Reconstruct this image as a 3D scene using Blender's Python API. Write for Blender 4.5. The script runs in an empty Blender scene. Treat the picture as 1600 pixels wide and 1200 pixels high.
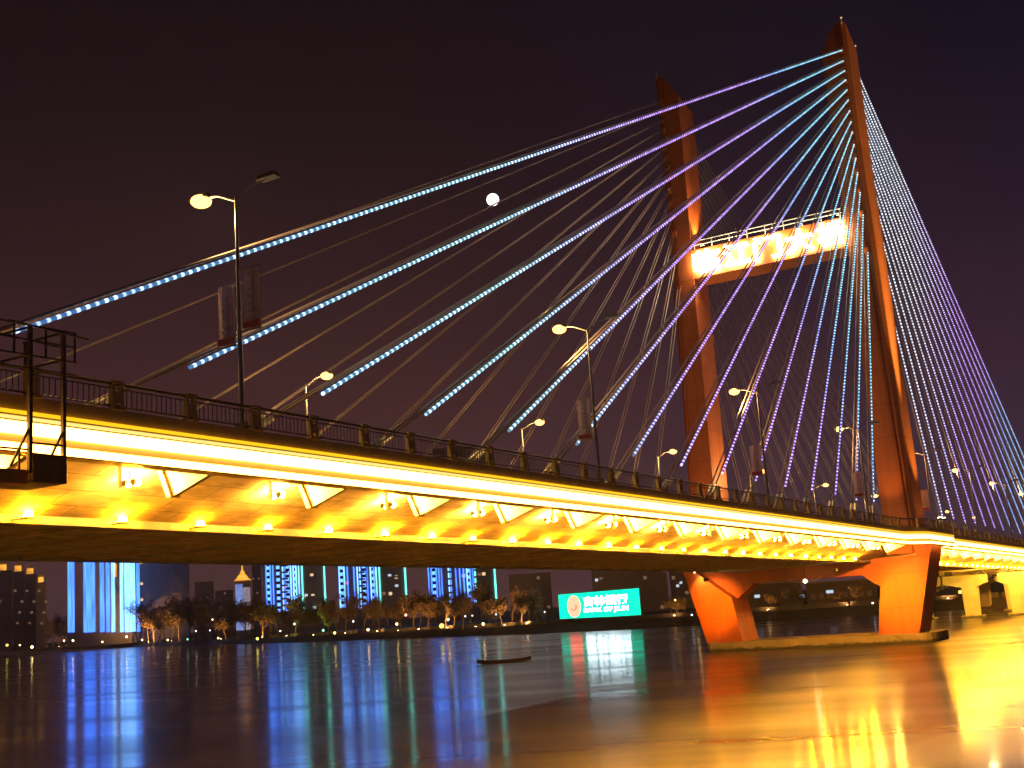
import bpy, math, random
from mathutils import Vector, Matrix
SC = bpy.context.scene
COL = SC.collection
R = math.radians
rnd = random.Random(7)

# ------------------------------------------------------------------ camera
H = 6.25
CAM_R = Vector((0.5187208223, -0.8521917087, -0.0685419587))
CAM_U = Vector((-0.1196767861, -0.1517598346, 0.9811454630))
CAM_F = Vector((0.8465259449, 0.5007377000, 0.1807085510))
FPX = 1911.778
cd = bpy.data.cameras.new('camera'); cam = bpy.data.objects.new('camera', cd); COL.objects.link(cam)
cd.sensor_width = 36.0; cd.lens = FPX / 1600 * 36; cd.clip_start = .1; cd.clip_end = 12000
m = Matrix((CAM_R, CAM_U, -CAM_F)).transposed().to_4x4(); m.translation = (0, 0, H)
cam.matrix_world = m
SC.camera = cam

def ray(x, y):
    return (CAM_F * FPX + CAM_R * (x - 800) - CAM_U * (y - 600)).normalized()
def at_x(x, y, X):
    r = ray(x, y); return Vector((0, 0, H)) + r * (X / r.x)
def at_d(x, y, D):                       # a point D metres away on the ground, measured along the water
    r = ray(x, y); return Vector((0, 0, H)) + r * (D / math.hypot(r.x, r.y))

# ------------------------------------------------------------------ world, moonlight, exposure
W = bpy.data.worlds.new('World'); SC.world = W; W.use_nodes = True
nt = W.node_tree; nt.nodes.clear()
def N(t, **k):
    n = nt.nodes.new(t)
    for a, b in k.items(): setattr(n, a, b)
    return n
tc = N('ShaderNodeTexCoord'); sep = N('ShaderNodeSeparateXYZ'); nt.links.new(tc.outputs['Generated'], sep.inputs[0])
ramp = N('ShaderNodeValToRGB'); nt.links.new(sep.outputs['Z'], ramp.inputs[0])
cr = ramp.color_ramp
cr.elements[0].position = 0.0; cr.elements[0].color = (.085, .038, .044, 1)
cr.elements[1].position = .50; cr.elements[1].color = (.0078, .0042, .0072, 1)
for p, c in ((.08, (.062, .028, .034, 1)), (.17, (.050, .019, .024, 1)), (.28, (.026, .0108, .0155, 1)), (.38, (.0135, .0062, .0105, 1))):
    e = cr.elements.new(p); e.color = c
# the glow of the city is browner to the north and bluer to the east
dot = N('ShaderNodeVectorMath', operation='DOT_PRODUCT'); dot.inputs[1].default_value = (.52, -.85, 0)
nt.links.new(tc.outputs['Generated'], dot.inputs[0])
mr = N('ShaderNodeMapRange'); nt.links.new(dot.outputs['Value'], mr.inputs[0])
mr.inputs[1].default_value = -.05; mr.inputs[2].default_value = .42
mix = N('ShaderNodeMix', data_type='RGBA', blend_type='MULTIPLY'); mix.inputs[0].default_value = 1
tint = N('ShaderNodeMix', data_type='RGBA'); nt.links.new(mr.outputs[0], tint.inputs[0])
tint.inputs[6].default_value = (1.10, .96, .80, 1); tint.inputs[7].default_value = (.72, .78, 1.35, 1)
nt.links.new(ramp.outputs[0], mix.inputs[6]); nt.links.new(tint.outputs[2], mix.inputs[7])
bg = N('ShaderNodeBackground'); bg.inputs[1].default_value = 1.0
nt.links.new(mix.outputs[2], bg.inputs[0])
out = N('ShaderNodeOutputWorld'); nt.links.new(bg.outputs[0], out.inputs[0])

MOON_DIR = ray(770, 312)
sl = bpy.data.lights.new('moonlight', 'SUN'); sl.energy = .03; sl.angle = R(.5); sl.color = (1, .95, .88)
so = bpy.data.objects.new('moonlight', sl); COL.objects.link(so)
so.rotation_euler = MOON_DIR.to_track_quat('Z', 'Y').to_euler(); so.location = (0, 0, 120)

SC.view_settings.view_transform = 'Standard'; SC.view_settings.look = 'None'
SC.view_settings.exposure = 0; SC.view_settings.gamma = 1
SC.render.engine = 'CYCLES'
SC.cycles.use_denoising = True
SC.cycles.sample_clamp_indirect = 6; SC.cycles.sample_clamp_direct = 0
SC.cycles.max_bounces = 6; SC.cycles.diffuse_bounces = 2; SC.cycles.glossy_bounces = 3; SC.cycles.transmission_bounces = 2
SC.cycles.caustics_reflective = True; SC.cycles.blur_glossy = .3; SC.cycles.caustics_refractive = False

# ------------------------------------------------------------------ helpers
class MB:
    def __init__(s): s.v = []; s.f = []; s.uv = []
    def quad(s, a, b, c, d):
        i = len(s.v); s.v += [Vector(a), Vector(b), Vector(c), Vector(d)]; s.f.append((i, i+1, i+2, i+3)); return s
    def hexa(s, P):                       # 8 points: bottom ring, top ring
        i = len(s.v); s.v += [Vector(p) for p in P]
        s.f += [(i+3, i+2, i+1, i), (i+4, i+5, i+6, i+7)]
        for k in range(4): s.f.append((i+k, i+(k+1) % 4, i+4+(k+1) % 4, i+4+k))
        return s
    def box(s, c, d, rz=0.0):
        x, y, z = d[0]/2, d[1]/2, d[2]/2; ca, sa = math.cos(rz), math.sin(rz)
        P = []
        for zz in (-z, z):
            for (a, b) in ((-x, -y), (x, -y), (x, y), (-x, y)):
                P.append((c[0]+a*ca-b*sa, c[1]+a*sa+b*ca, c[2]+zz))
        return s.hexa(P)
    def bar(s, a, b, w, h_=None):         # square bar from a to b
        h_ = h_ or w; a = Vector(a); b = Vector(b); d = (b-a).normalized()
        side = d.cross(Vector((0, 0, 1)))
        if side.length < 1e-3: side = Vector((1, 0, 0))
        side.normalize(); up = side.cross(d)
        side = side*w/2; up = up*h_/2
        ring = lambda p: [p-side-up, p+side-up, p+side+up, p-side+up]
        return s.hexa(ring(a)+ring(b))
    def tube(s, pts, r, n=6, cap=True):
        pts = [Vector(p) for p in pts]; rr = r if isinstance(r, (list, tuple)) else [r]*len(pts)
        base = len(s.v)
        for k, p in enumerate(pts):
            d = (pts[min(k+1, len(pts)-1)]-pts[max(k-1, 0)]).normalized()
            side = d.cross(Vector((0, 0, 1)))
            if side.length < 1e-3: side = Vector((1, 0, 0))
            side.normalize(); up = side.cross(d)
            for j in range(n):
                a = 2*math.pi*j/n; s.v.append(p+(side*math.cos(a)+up*math.sin(a))*rr[k])
        for k in range(len(pts)-1):
            for j in range(n):
                a = base+k*n+j; b = base+k*n+(j+1) % n; s.f.append((a, b, b+n, a+n))
        if cap:
            s.f.append(tuple(base+j for j in reversed(range(n)))); s.f.append(tuple(base+(len(pts)-1)*n+j for j in range(n)))
        return s
    def prism(s, poly, a, b, fn):         # 2-D polygon swept from a to b through fn(p, q, t)
        i = len(s.v); n = len(poly)
        s.v += [Vector(fn(p, q, a)) for p, q in poly]+[Vector(fn(p, q, b)) for p, q in poly]
        s.f.append(tuple(i+k for k in reversed(range(n)))); s.f.append(tuple(i+n+k for k in range(n)))
        for k in range(n): s.f.append((i+k, i+(k+1) % n, i+n+(k+1) % n, i+n+k))
        return s
    def ball(s, c, r, n=10, m_=6, sq=1.0):
        c = Vector(c); i = len(s.v)
        for a in range(1, m_):
            t = math.pi*a/m_
            for b in range(n):
                p = 2*math.pi*b/n; s.v.append(c+Vector((r*math.sin(t)*math.cos(p), r*math.sin(t)*math.sin(p), r*sq*math.cos(t))))
        top = len(s.v); s.v.append(c+Vector((0, 0, r*sq))); bot = len(s.v); s.v.append(c-Vector((0, 0, r*sq)))
        for a in range(m_-2):
            for b in range(n): s.f.append((i+a*n+b, i+(a+1)*n+b, i+(a+1)*n+(b+1) % n, i+a*n+(b+1) % n))
        for b in range(n):
            s.f.append((top, i+b, i+(b+1) % n)); s.f.append((bot, i+(m_-2)*n+(b+1) % n, i+(m_-2)*n+b))
        return s
    def build(s, name, mat, parent=None, smooth=False):
        off = Vector((0, 0, 0)); p = parent
        while p is not None: off += p.location; p = p.parent
        me = bpy.data.meshes.new(name); me.from_pydata([tuple(v-off) for v in s.v], [], s.f)
        me.materials.append(mat)
        import bmesh
        bm = bmesh.new(); bm.from_mesh(me); bmesh.ops.recalc_face_normals(bm, faces=bm.faces); bm.to_mesh(me); bm.free()
        if smooth:
            for q in me.polygons: q.use_smooth = True
        o = bpy.data.objects.new(name, me); COL.objects.link(o)
        if parent is not None: o.parent = parent
        return o

def tag(o, label=None, cat=None, group=None, kind=None):
    if label: o['label'] = label
    if cat: o['category'] = cat
    if group: o['group'] = group
    if kind: o['kind'] = kind
    return o
def thing(name, label, cat, loc=(0, 0, 0), group=None):
    o = bpy.data.objects.new(name, None); COL.objects.link(o); o.location = loc; o.empty_display_size = .3
    return tag(o, label, cat, group)
def copy_tree(o, loc=None, parent=None):
    c = o.copy(); COL.objects.link(c)
    if parent is not None: c.parent = parent
    if loc is not None: c.location = loc
    for ch in list(o.children): copy_tree(ch, None, c)
    return c

# ------------------------------------------------------------------ materials
def mat(name, col, rough=.6, metal=0.0, var=.25, scale=1.0, bump=0.0, col2=None, stretch=(1, 1, 1), detail=6):
    M = bpy.data.materials.new(name); M.use_nodes = True; t = M.node_tree; b = t.nodes['Principled BSDF']
    c = t.nodes.new('ShaderNodeTexCoord'); mp = t.nodes.new('ShaderNodeMapping'); mp.inputs['Scale'].default_value = stretch
    t.links.new(c.outputs['Object'], mp.inputs[0])
    n = t.nodes.new('ShaderNodeTexNoise'); n.inputs['Scale'].default_value = scale; n.inputs['Detail'].default_value = detail; n.inputs['Roughness'].default_value = .62
    t.links.new(mp.outputs[0], n.inputs[0])
    mx = t.nodes.new('ShaderNodeMix'); mx.data_type = 'RGBA'
    mrr = t.nodes.new('ShaderNodeMapRange'); mrr.inputs[1].default_value = .3; mrr.inputs[2].default_value = .7
    t.links.new(n.outputs['Fac'], mrr.inputs[0]); t.links.new(mrr.outputs[0], mx.inputs[0])
    lo = col2 or tuple(x*(1-var) for x in col); hi = tuple(min(1, x*(1+var)) for x in col)
    mx.inputs[6].default_value = (*lo, 1); mx.inputs[7].default_value = (*hi, 1)
    t.links.new(mx.outputs[2], b.inputs['Base Color'])
    b.inputs['Roughness'].default_value = rough; b.inputs['Metallic'].default_value = metal
    if bump:
        bp = t.nodes.new('ShaderNodeBump'); bp.inputs['Strength'].default_value = bump; bp.inputs['Distance'].default_value = .05
        t.links.new(n.outputs['Fac'], bp.inputs['Height']); t.links.new(bp.outputs[0], b.inputs['Normal'])
    return M
def emit(name, col, st, mis=True, var=0.0, scale=3.0):
    M = bpy.data.materials.new(name); M.use_nodes = True; t = M.node_tree; t.nodes.clear()
    e = t.nodes.new('ShaderNodeEmission'); e.inputs[0].default_value = (*col, 1); e.inputs[1].default_value = st
    o = t.nodes.new('ShaderNodeOutputMaterial'); t.links.new(e.outputs[0], o.inputs[0])
    if var:
        c = t.nodes.new('ShaderNodeTexCoord'); n = t.nodes.new('ShaderNodeTexNoise'); n.inputs['Scale'].default_value = scale; n.inputs['Detail'].default_value = 4
        t.links.new(c.outputs['Object'], n.inputs[0])
        q = t.nodes.new('ShaderNodeMapRange'); q.inputs[1].default_value = .3; q.inputs[2].default_value = .7
        q.inputs[3].default_value = st*(1-var); q.inputs[4].default_value = st*(1+var)
        t.links.new(n.outputs['Fac'], q.inputs[0]); t.links.new(q.outputs[0], e.inputs[1])
    M.cycles.emission_sampling = 'AUTO' if mis else 'NONE'
    return M

M_conc = mat('concrete', (.34, .29, .24), .8, var=.3, scale=.7, bump=.25)
M_soffit = mat('soffit_paint', (.60, .45, .25), .75, var=.5, scale=.8, bump=.3, stretch=(.6, 1.6, 1))
t = M_soffit.node_tree; b = t.nodes['Principled BSDF']; src = b.inputs['Base Color'].links[0].from_socket
bk_ = t.nodes.new('ShaderNodeTexBrick'); bk_.inputs['Scale'].default_value = 1; bk_.inputs['Brick Width'].default_value = 2.42; bk_.inputs['Row Height'].default_value = 1.15; bk_.inputs['Mortar Size'].default_value = .022
bk_.inputs['Color1'].default_value = (1, 1, 1, 1); bk_.inputs['Color2'].default_value = (.78, .78, .78, 1); bk_.inputs['Mortar'].default_value = (.38, .38, .38, 1)
tc_ = t.nodes.new('ShaderNodeTexCoord'); t.links.new(tc_.outputs['Object'], bk_.inputs[0])
ml_ = t.nodes.new('ShaderNodeMix'); ml_.data_type = 'RGBA'; ml_.blend_type = 'MULTIPLY'; ml_.inputs[0].default_value = 1
t.links.new(src, ml_.inputs[6]); t.links.new(bk_.outputs[0], ml_.inputs[7]); t.links.new(ml_.outputs[2], b.inputs['Base Color'])
M_beam = mat('floor_beam_paint', (.78, .55, .28), .8, var=.2, scale=1)
M_fascia = mat('fascia_paint', (.52, .33, .13), .55, var=.2, scale=1.2)
M_trim = mat('fascia_trim', (.70, .48, .05), .45, var=.15, scale=2)
M_asphalt = mat('asphalt', (.05, .048, .046), .9, var=.2, scale=6)
M_tower = mat('tower_paint', (.52, .115, .016), .55, var=.16, scale=.35, bump=.08, stretch=(1, 1, .35))
t = M_tower.node_tree; b = t.nodes['Principled BSDF']; src = b.inputs['Base Color'].links[0].from_socket
tc_ = t.nodes.new('ShaderNodeTexCoord'); sx_ = t.nodes.new('ShaderNodeSeparateXYZ'); t.links.new(tc_.outputs['Object'], sx_.inputs[0])
dv_ = t.nodes.new('ShaderNodeMath'); dv_.operation = 'DIVIDE'; dv_.inputs[1].default_value = 3.6; t.links.new(sx_.outputs['Z'], dv_.inputs[0])
fr_ = t.nodes.new('ShaderNodeMath'); fr_.operation = 'FRACT'; t.links.new(dv_.outputs[0], fr_.inputs[0])
lt_ = t.nodes.new('ShaderNodeMath'); lt_.operation = 'LESS_THAN'; lt_.inputs[1].default_value = .022; t.links.new(fr_.outputs[0], lt_.inputs[0])
mp_ = t.nodes.new('ShaderNodeMapping'); mp_.inputs['Scale'].default_value = (1.6, 1.6, .07); t.links.new(tc_.outputs['Object'], mp_.inputs[0])
ns_ = t.nodes.new('ShaderNodeTexNoise'); ns_.inputs['Scale'].default_value = 1.0; ns_.inputs['Detail'].default_value = 5; t.links.new(mp_.outputs[0], ns_.inputs[0])
mr_ = t.nodes.new('ShaderNodeMapRange'); mr_.inputs[1].default_value = .45; mr_.inputs[2].default_value = .7; mr_.inputs[3].default_value = 1.0; mr_.inputs[4].default_value = .80; t.links.new(ns_.outputs['Fac'], mr_.inputs[0])
sb_ = t.nodes.new('ShaderNodeMath'); sb_.operation = 'MULTIPLY_ADD'; sb_.inputs[1].default_value = -.35; t.links.new(lt_.outputs[0], sb_.inputs[0]); t.links.new(mr_.outputs[0], sb_.inputs[2])
vm_ = t.nodes.new('ShaderNodeVectorMath'); vm_.operation = 'SCALE'; t.links.new(src, vm_.inputs[0]); t.links.new(sb_.outputs[0], vm_.inputs['Scale']); t.links.new(vm_.outputs[0], b.inputs['Base Color'])
M_rail = mat('railing_bronze', (.16, .10, .045), .38, metal=.55, var=.25, scale=5)
M_post = mat('post_brass', (.62, .44, .12), .42, metal=.2, var=.25, scale=6)
M_sheath = mat('cable_sheath', (.46, .34, .26), .4, var=.1, scale=.4)
M_pipe = mat('guide_pipe', (.60, .46, .26), .4, metal=.3, var=.2, scale=3)
M_steel = mat('dark_steel', (.09, .07, .06), .5, metal=.5, var=.3, scale=4)
M_grey = mat('lamp_post_paint', (.22, .19, .17), .5, metal=.3, var=.15, scale=3)
M_white = mat('white_paint', (.74, .68, .55), .55, var=.12, scale=3)
M_bank = mat('bank_soil', (.055, .042, .03), .95, var=.4, scale=.09, bump=.5)
M_wall = mat('embankment_stone', (.17, .13, .10), .9, var=.3, scale=.25, bump=.4)
M_pedestal = mat('pile_cap_concrete', (.36, .27, .13), .85, var=.35, scale=.5, bump=.4)
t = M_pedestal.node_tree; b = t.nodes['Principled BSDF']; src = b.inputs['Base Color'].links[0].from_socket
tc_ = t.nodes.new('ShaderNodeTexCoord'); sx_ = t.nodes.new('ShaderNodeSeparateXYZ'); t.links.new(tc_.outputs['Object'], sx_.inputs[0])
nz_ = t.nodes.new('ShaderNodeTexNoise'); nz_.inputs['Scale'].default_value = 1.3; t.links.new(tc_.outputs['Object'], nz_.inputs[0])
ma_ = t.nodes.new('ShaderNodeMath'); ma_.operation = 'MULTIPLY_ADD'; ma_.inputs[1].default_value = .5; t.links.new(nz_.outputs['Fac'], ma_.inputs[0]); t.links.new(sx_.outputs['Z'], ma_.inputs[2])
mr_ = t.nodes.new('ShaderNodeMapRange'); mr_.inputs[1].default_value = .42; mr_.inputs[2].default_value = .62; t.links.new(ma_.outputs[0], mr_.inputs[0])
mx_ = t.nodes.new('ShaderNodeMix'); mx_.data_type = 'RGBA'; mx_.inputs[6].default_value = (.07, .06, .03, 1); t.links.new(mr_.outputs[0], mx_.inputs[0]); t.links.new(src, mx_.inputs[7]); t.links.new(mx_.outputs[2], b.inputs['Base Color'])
M_pier = mat('side_pier_concrete', (.44, .36, .20), .8, var=.2, scale=.5, bump=.25)
M_tower_b = mat('apartment_render', (.42, .33, .30), .85, var=.15, scale=.05)
M_tower_c = mat('apartment_pale_render', (.52, .42, .38), .85, var=.15, scale=.05)
M_bark = mat('bark', (.13, .085, .05), .9, var=.3, scale=2)
M_twig = mat('twigs', (.19, .115, .05), .85, var=.4, scale=.5)
M_leafg = mat('leaves_green', (.10, .12, .035), .8, var=.4, scale=.5)
M_wood = mat('wet_wood', (.09, .055, .035), .75, var=.35, scale=2, bump=.3)

E_band = emit('led_band_warm_white', (1.0, .44, .085), 15)
E_band2 = emit('led_band_lower_warm', (1.0, .44, .08), 13)
E_trim_glow = emit('trim_glow_amber', (1.0, .52, .012), 1.35)
E_small = emit('soffit_lamp_glass', (1.0, .36, .006), 1000)
E_flood = emit('floodlight_glass', (1.0, .46, .06), 3000)
E_flood2 = emit('tower_floodlight_glass', (1.0, .68, .30), 60)
E_cream = emit('led_line_cream', (1.0, .72, .20), 1.3)
E_street = emit('street_lamp_glass', (1.0, .52, .13), 4.0)
E_sign = emit('sign_letters_lit', (1.0, .86, .58), 46)
E_moon = emit('moon_face', (1.0, .98, .93), 3.0, mis=False)

# ------------------------------------------------------------------ river and banks
def smooth_poly(P, n=5):
    out_ = []
    for k in range(len(P)-1):
        p0, p1, p2, p3 = P[max(k-1, 0)], P[k], P[k+1], P[min(k+2, len(P)-1)]
        for j in range(n):
            t = j/n
            out_.append(tuple(.5*((2*b)+(-a+c)*t+(2*a-5*b+4*c-d)*t*t+(-a+3*b-3*c+d)*t**3) for a, b, c, d in zip(p0, p1, p2, p3)))
    out_.append(P[-1]); return out_
SHORE = smooth_poly([(1500, 3600), (1050, 1700), (652, 846), (460, 490), (358, 334), (302, 228), (268, 162), (254, 128), (252, 98), (255, 70), (256, 40), (250, 0), (240, -80), (232, -400), (230, -900)])

mw = bpy.data.materials.new('river_water'); mw.use_nodes = True; t = mw.node_tree; b = t.nodes['Principled BSDF']
b.inputs['Base Color'].default_value = (.010, .009, .008, 1); b.inputs['IOR'].default_value = 1.95
c = t.nodes.new('ShaderNodeTexCoord')
def wave(rot, sc, scale, detail):
    mp = t.nodes.new('ShaderNodeMapping'); mp.vector_type = 'TEXTURE'; mp.inputs['Rotation'].default_value = (0, 0, rot); mp.inputs['Scale'].default_value = sc
    t.links.new(c.outputs['Object'], mp.inputs[0])
    n = t.nodes.new('ShaderNodeTexNoise'); n.inputs['Scale'].default_value = scale; n.inputs['Detail'].default_value = detail
    t.links.new(mp.outputs[0], n.inputs[0]); return n
wa = math.atan2(-.852, .519)            # the ripples lie across the river's width
n1 = wave(wa, (9, 1.3, 1), 1.0, 3); n2 = wave(wa+.25, (34, 7, 1), 1.0, 4); n3 = wave(wa-.15, (70, 10, 1), 1.0, 3)
bp = t.nodes.new('ShaderNodeBump'); bp.inputs['Strength'].default_value = .32; bp.inputs['Distance'].default_value = .035
t.links.new(n1.outputs['Fac'], bp.inputs['Height'])
bp2 = t.nodes.new('ShaderNodeBump'); bp2.inputs['Strength'].default_value = .5; bp2.inputs['Distance'].default_value = .10
t.links.new(n2.outputs['Fac'], bp2.inputs['Height']); t.links.new(bp.outputs[0], bp2.inputs['Normal']); t.links.new(bp2.outputs[0], b.inputs['Normal'])
q = t.nodes.new('ShaderNodeMapRange'); q.inputs[1].default_value = .35; q.inputs[2].default_value = .65; q.inputs[3].default_value = .16; q.inputs[4].default_value = .24
# two slope scales of the same water: a calm lobe and a wind-ruffled one, in drifting patches
q.inputs[3].default_value = .30; q.inputs[4].default_value = .72
b2 = t.nodes.new('ShaderNodeBsdfPrincipled'); b2.inputs['Base Color'].default_value = (.010, .009, .008, 1); b2.inputs['IOR'].default_value = 1.95
b.inputs['Roughness'].default_value = .115; b2.inputs['Roughness'].default_value = .29
t.links.new(bp2.outputs[0], b2.inputs['Normal'])
wm_ = t.nodes.new('ShaderNodeMixShader'); t.links.new(n3.outputs['Fac'], q.inputs[0]); t.links.new(q.outputs[0], wm_.inputs[0])
t.links.new(b.outputs[0], wm_.inputs[1]); t.links.new(b2.outputs[0], wm_.inputs[2]); t.links.new(wm_.outputs[0], t.nodes['Material Output'].inputs['Surface'])
w = MB(); xs = [-400, -100, 0, 100, 200, 320, 500, 900, 1600]; ys = [-1000, -300, -50, 50, 150, 300, 600, 1200, 2200, 3800]
for i in range(len(xs)-1):
    for j in range(len(ys)-1): w.quad((xs[i], ys[j], 0), (xs[i+1], ys[j], 0), (xs[i+1], ys[j+1], 0), (xs[i], ys[j+1], 0))
tag(w.build('river_water', mw), kind='structure')

g = MB(); rings = []
for k, (x, y) in enumerate(SHORE):
    x2, y2 = SHORE[min(k+1, len(SHORE)-1)]; x1, y1 = SHORE[max(k-1, 0)]
    d = Vector((x2-x1, y2-y1, 0)).normalized(); nrm = Vector((-d.y, d.x, 0))      # inland (+X side)
    if nrm.x < 0: nrm = -nrm
    p = Vector((x, y, 0)); row = []
    for off, z in ((-3, -1.0), (0, .08), (2.0, .5), (5, 1.1), (9, 1.9), (30, 2.1), (120, 2.4), (700, 3), (4500, 3)):
        wv = .25*math.sin(k*1.7+off) if 0 < off < 20 else 0
        row.append(p+nrm*(off+wv)+Vector((0, 0, z+wv*.3)))
    rings.append(row)
for a, b2 in zip(rings, rings[1:]):
    for j in range(len(a)-1): g.quad(a[j], a[j+1], b2[j+1], b2[j])
tag(g.build('river_bank', M_bank), kind='structure')
g = MB()
for k in range(len(SHORE)-1):
    (x, y), (x2, y2) = SHORE[k], SHORE[k+1]
    if not (-250 < y < 1000): continue
    d = Vector((x2-x, y2-y, 0)).normalized(); nrm = Vector((-d.y, d.x, 0)); nrm = nrm if nrm.x > 0 else -nrm
    p, q2 = Vector((x, y, 0))+nrm*11, Vector((x2, y2, 0))+nrm*11
    g.hexa([p+Vector((0, 0, 1.5)), q2+Vector((0, 0, 1.5)), q2+nrm*.5+Vector((0, 0, 1.5)), p+nrm*.5+Vector((0, 0, 1.5)),
            p+Vector((0, 0, 2.9)), q2+Vector((0, 0, 2.9)), q2+nrm*.5+Vector((0, 0, 2.9)), p+nrm*.5+Vector((0, 0, 2.9))])
tag(g.build('embankment_wall', M_wall), 'low dark stone embankment wall running along the far river bank', 'wall')

# ------------------------------------------------------------------ moon
mo = MB().ball(Vector((0, 0, H))+MOON_DIR*4000, 20, 32, 18).build('moon', E_moon, smooth=True)
tag(mo, 'bright white full moon in the dark sky above the stay cables', 'moon')

# ------------------------------------------------------------------ bridge deck
YC = 43.3; YF = 29.5; X0, X1 = -34.0, 330.0
def T(X): return 13.15-.0167*X           # top of the fascia's glowing trim along the graded deck
def bulge(X):                            # the walkway swells out round the near leg of the tower
    if X < 122 or X > 140: return 0.0
    if X < 127: s = (X-122)/5; return -1.55*(3*s*s-2*s**3)
    if X < 138: return -1.55
    s = (140-X)/2; return -1.55*(3*s*s-2*s**3)
def stations():
    L = [X0+7.24*k for k in range(int((X1-X0)/7.24)+1)]
    L += [122+.8*k for k in range(24)]
    return sorted(set(L))
ST = stations()
deck = thing('bridge_deck', 'long bridge deck edged with glowing yellow light bands above the river', 'bridge', (0, YC, 10))
def sweep(name, prof, M, parent, side=1, closed=True, xr=None, use_bulge=True, smooth=False):
    """profile of (inward offset, height over T) swept along the deck; side -1 mirrors it to the far edge"""
    mb = MB(); S = [x for x in ST if xr is None or xr[0] <= x <= xr[1]]
    n = len(prof)
    for X in S:
        for (o, z) in prof:
            y = YF+o+(bulge(X) if use_bulge and o < 4 else 0)
            if side < 0: y = 2*YC-y
            mb.v.append(Vector((X, y, T(X)+z)))
    for k in range(len(S)-1):
        for j in range(n if closed else n-1):
            a = k*n+j; b_ = k*n+(j+1) % n; mb.f.append((a, b_, b_+n, a+n))
    if closed:
        mb.f.append(tuple(range(n))); mb.f.append(tuple((len(S)-1)*n+j for j in range(n)))
    return mb.build(name, M, parent)
half = [(.02, .30), (.02, -.80), (2.4, -.75), (6.6, -2.03), (7.0, -2.18), (7.0, -2.15)]
full = [(o, z) for o, z in half]
# whole concrete section, near edge to far edge
W2 = 2*(YC-YF)
sec = [(.05, .30), (.05, -.95), (2.4, -.72), (6.7, -2.10), (7.2, -2.22), (W2-7.2, -2.22), (W2-6.7, -2.10), (W2-2.4, -.72), (W2-.05, -.95), (W2-.05, .30)]
def slab():
    mb = MB(); n = len(sec)
    for X in ST:
        for o, z in sec:
            y = YF+o
            if o < .1: y += bulge(X)
            if o > W2-.1: y -= bulge(X)
            mb.v.append(Vector((X, y, T(X)+z)))
    for k in range(len(ST)-1):
        for j in range(n): a = k*n+j; b_ = k*n+(j+1) % n; mb.f.append((a, b_, b_+n, a+n))
    mb.f.append(tuple(range(n))); mb.f.append(tuple((len(ST)-1)*n+j for j in range(n)))
    return mb.build('deck_slab', M_soffit, deck)
slab()
rb = MB()
for a, b_ in zip(ST, ST[1:]): rb.quad((a, YF+4.2, T(a)+.304), (b_, YF+4.2, T(b_)+.304), (b_, 2*YC-YF-4.2, T(b_)+.304), (a, 2*YC-YF-4.2, T(a)+.304))
rb.build('road_surface', M_asphalt, deck)
for sd in (1, -1):
    f_ = sweep('fascia', [(.046, .43), (0, .43), (0, .005), (.046, .005)], M_fascia, deck, sd)
    sweep('glowing_trim', [(.04, -.01), (-.11, -.03), (-.11, -.15), (.04, -.15)], E_trim_glow, deck, sd)  # yellow trim cap made emissive; its added glow also lights the fascia above
    sweep('fascia_trim', [(.046, -.155), (-.15, -.155), (-.15, -.185), (.046, -.185)], M_trim, deck, sd)
    sweep('cream_light_line', [(.04, -.19), (-.06, -.19), (-.06, -.30), (.04, -.30)], E_cream, deck, sd)
    sweep('fascia_trim', [(.046, -.303), (-.10, -.303), (-.10, -.335), (.046, -.335)], M_trim, deck, sd)
    sweep('upper_light_band', [(.04, -.34), (-.05, -.34), (-.05, -.70), (.04, -.70)], E_band, deck, sd)
    sweep('fascia_cove', [(.046, -.705), (-.02, -.705), (-.30, -.985), (.046, -.985)], M_trim, deck, sd)
    sweep('lower_light_band', [(.04, -.99), (-.25, -.99), (-.25, -1.23), (.04, -1.23)], E_band2, deck, sd)
    sweep('fascia_trim', [(.30, -1.235), (-.31, -1.235), (-.31, -1.275), (.30, -1.275)], M_trim, deck, sd)
# near girder lip that carries the small lamps, and the mirrored one
for sd in (1, -1):
    sweep('girder_lip', [(6.55, -2.10), (6.55, -2.40), (7.3, -2.42), (7.3, -2.10)], M_conc, deck, sd, use_bulge=False)
# floor beams seen from below
X = -20.0
while X < 300:
    if not 131 < X < 139:
        fb = MB(); z = T(X)
        fb.hexa([(X-.13, YF+7.32, z-2.40), (X+.13, YF+7.32, z-2.40), (X+.13, 2*YC-YF-7.32, z-2.40), (X-.13, 2*YC-YF-7.32, z-2.40),
                 (X-.13, YF+7.32, z-2.15), (X+.13, YF+7.32, z-2.15), (X+.13, 2*YC-YF-7.32, z-2.15), (X-.13, 2*YC-YF-7.32, z-2.15)])
        fb.build('floor_beam', M_beam, deck)
    X += 3.62
# fins under the cantilever, and a drain pipe in each bay
FIN = [37.25+7.24*k for k in range(-6, 33)]
FIN = [x for x in FIN if not 129.5 < x < 140]
for X in FIN:
    z = T(X)
    poly = [(.30, -.86), (.30, -1.27), (1.95, -1.80), (2.10, -1.80), (2.55, -.70)]
    MB().prism(poly, X-.11, X+.11, lambda p, q_, x, z=z: (x, YF+p, z+q_)).build('fin_bracket', M_white, deck)
    fl = MB(); fl.hexa([(X-.24, YF+1.93, z-1.83), (X+.24, YF+1.93, z-1.83), (X+.24, YF+2.12, z-1.83), (X-.24, YF+2.12, z-1.83),
                        (X-.24, YF+2.40, z-.73), (X+.24, YF+2.40, z-.73), (X+.24, YF+2.60, z-.73), (X-.24, YF+2.60, z-.73)])
    fl.build('fin_flange', M_soffit, deck)
    if X < 160:
        MB().tube([(X-2.3, YF+2.1, z-.70), (X-2.3, YF+2.1, z-1.62)], .075, 8).build('drain_pipe', M_white, deck)

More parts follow.
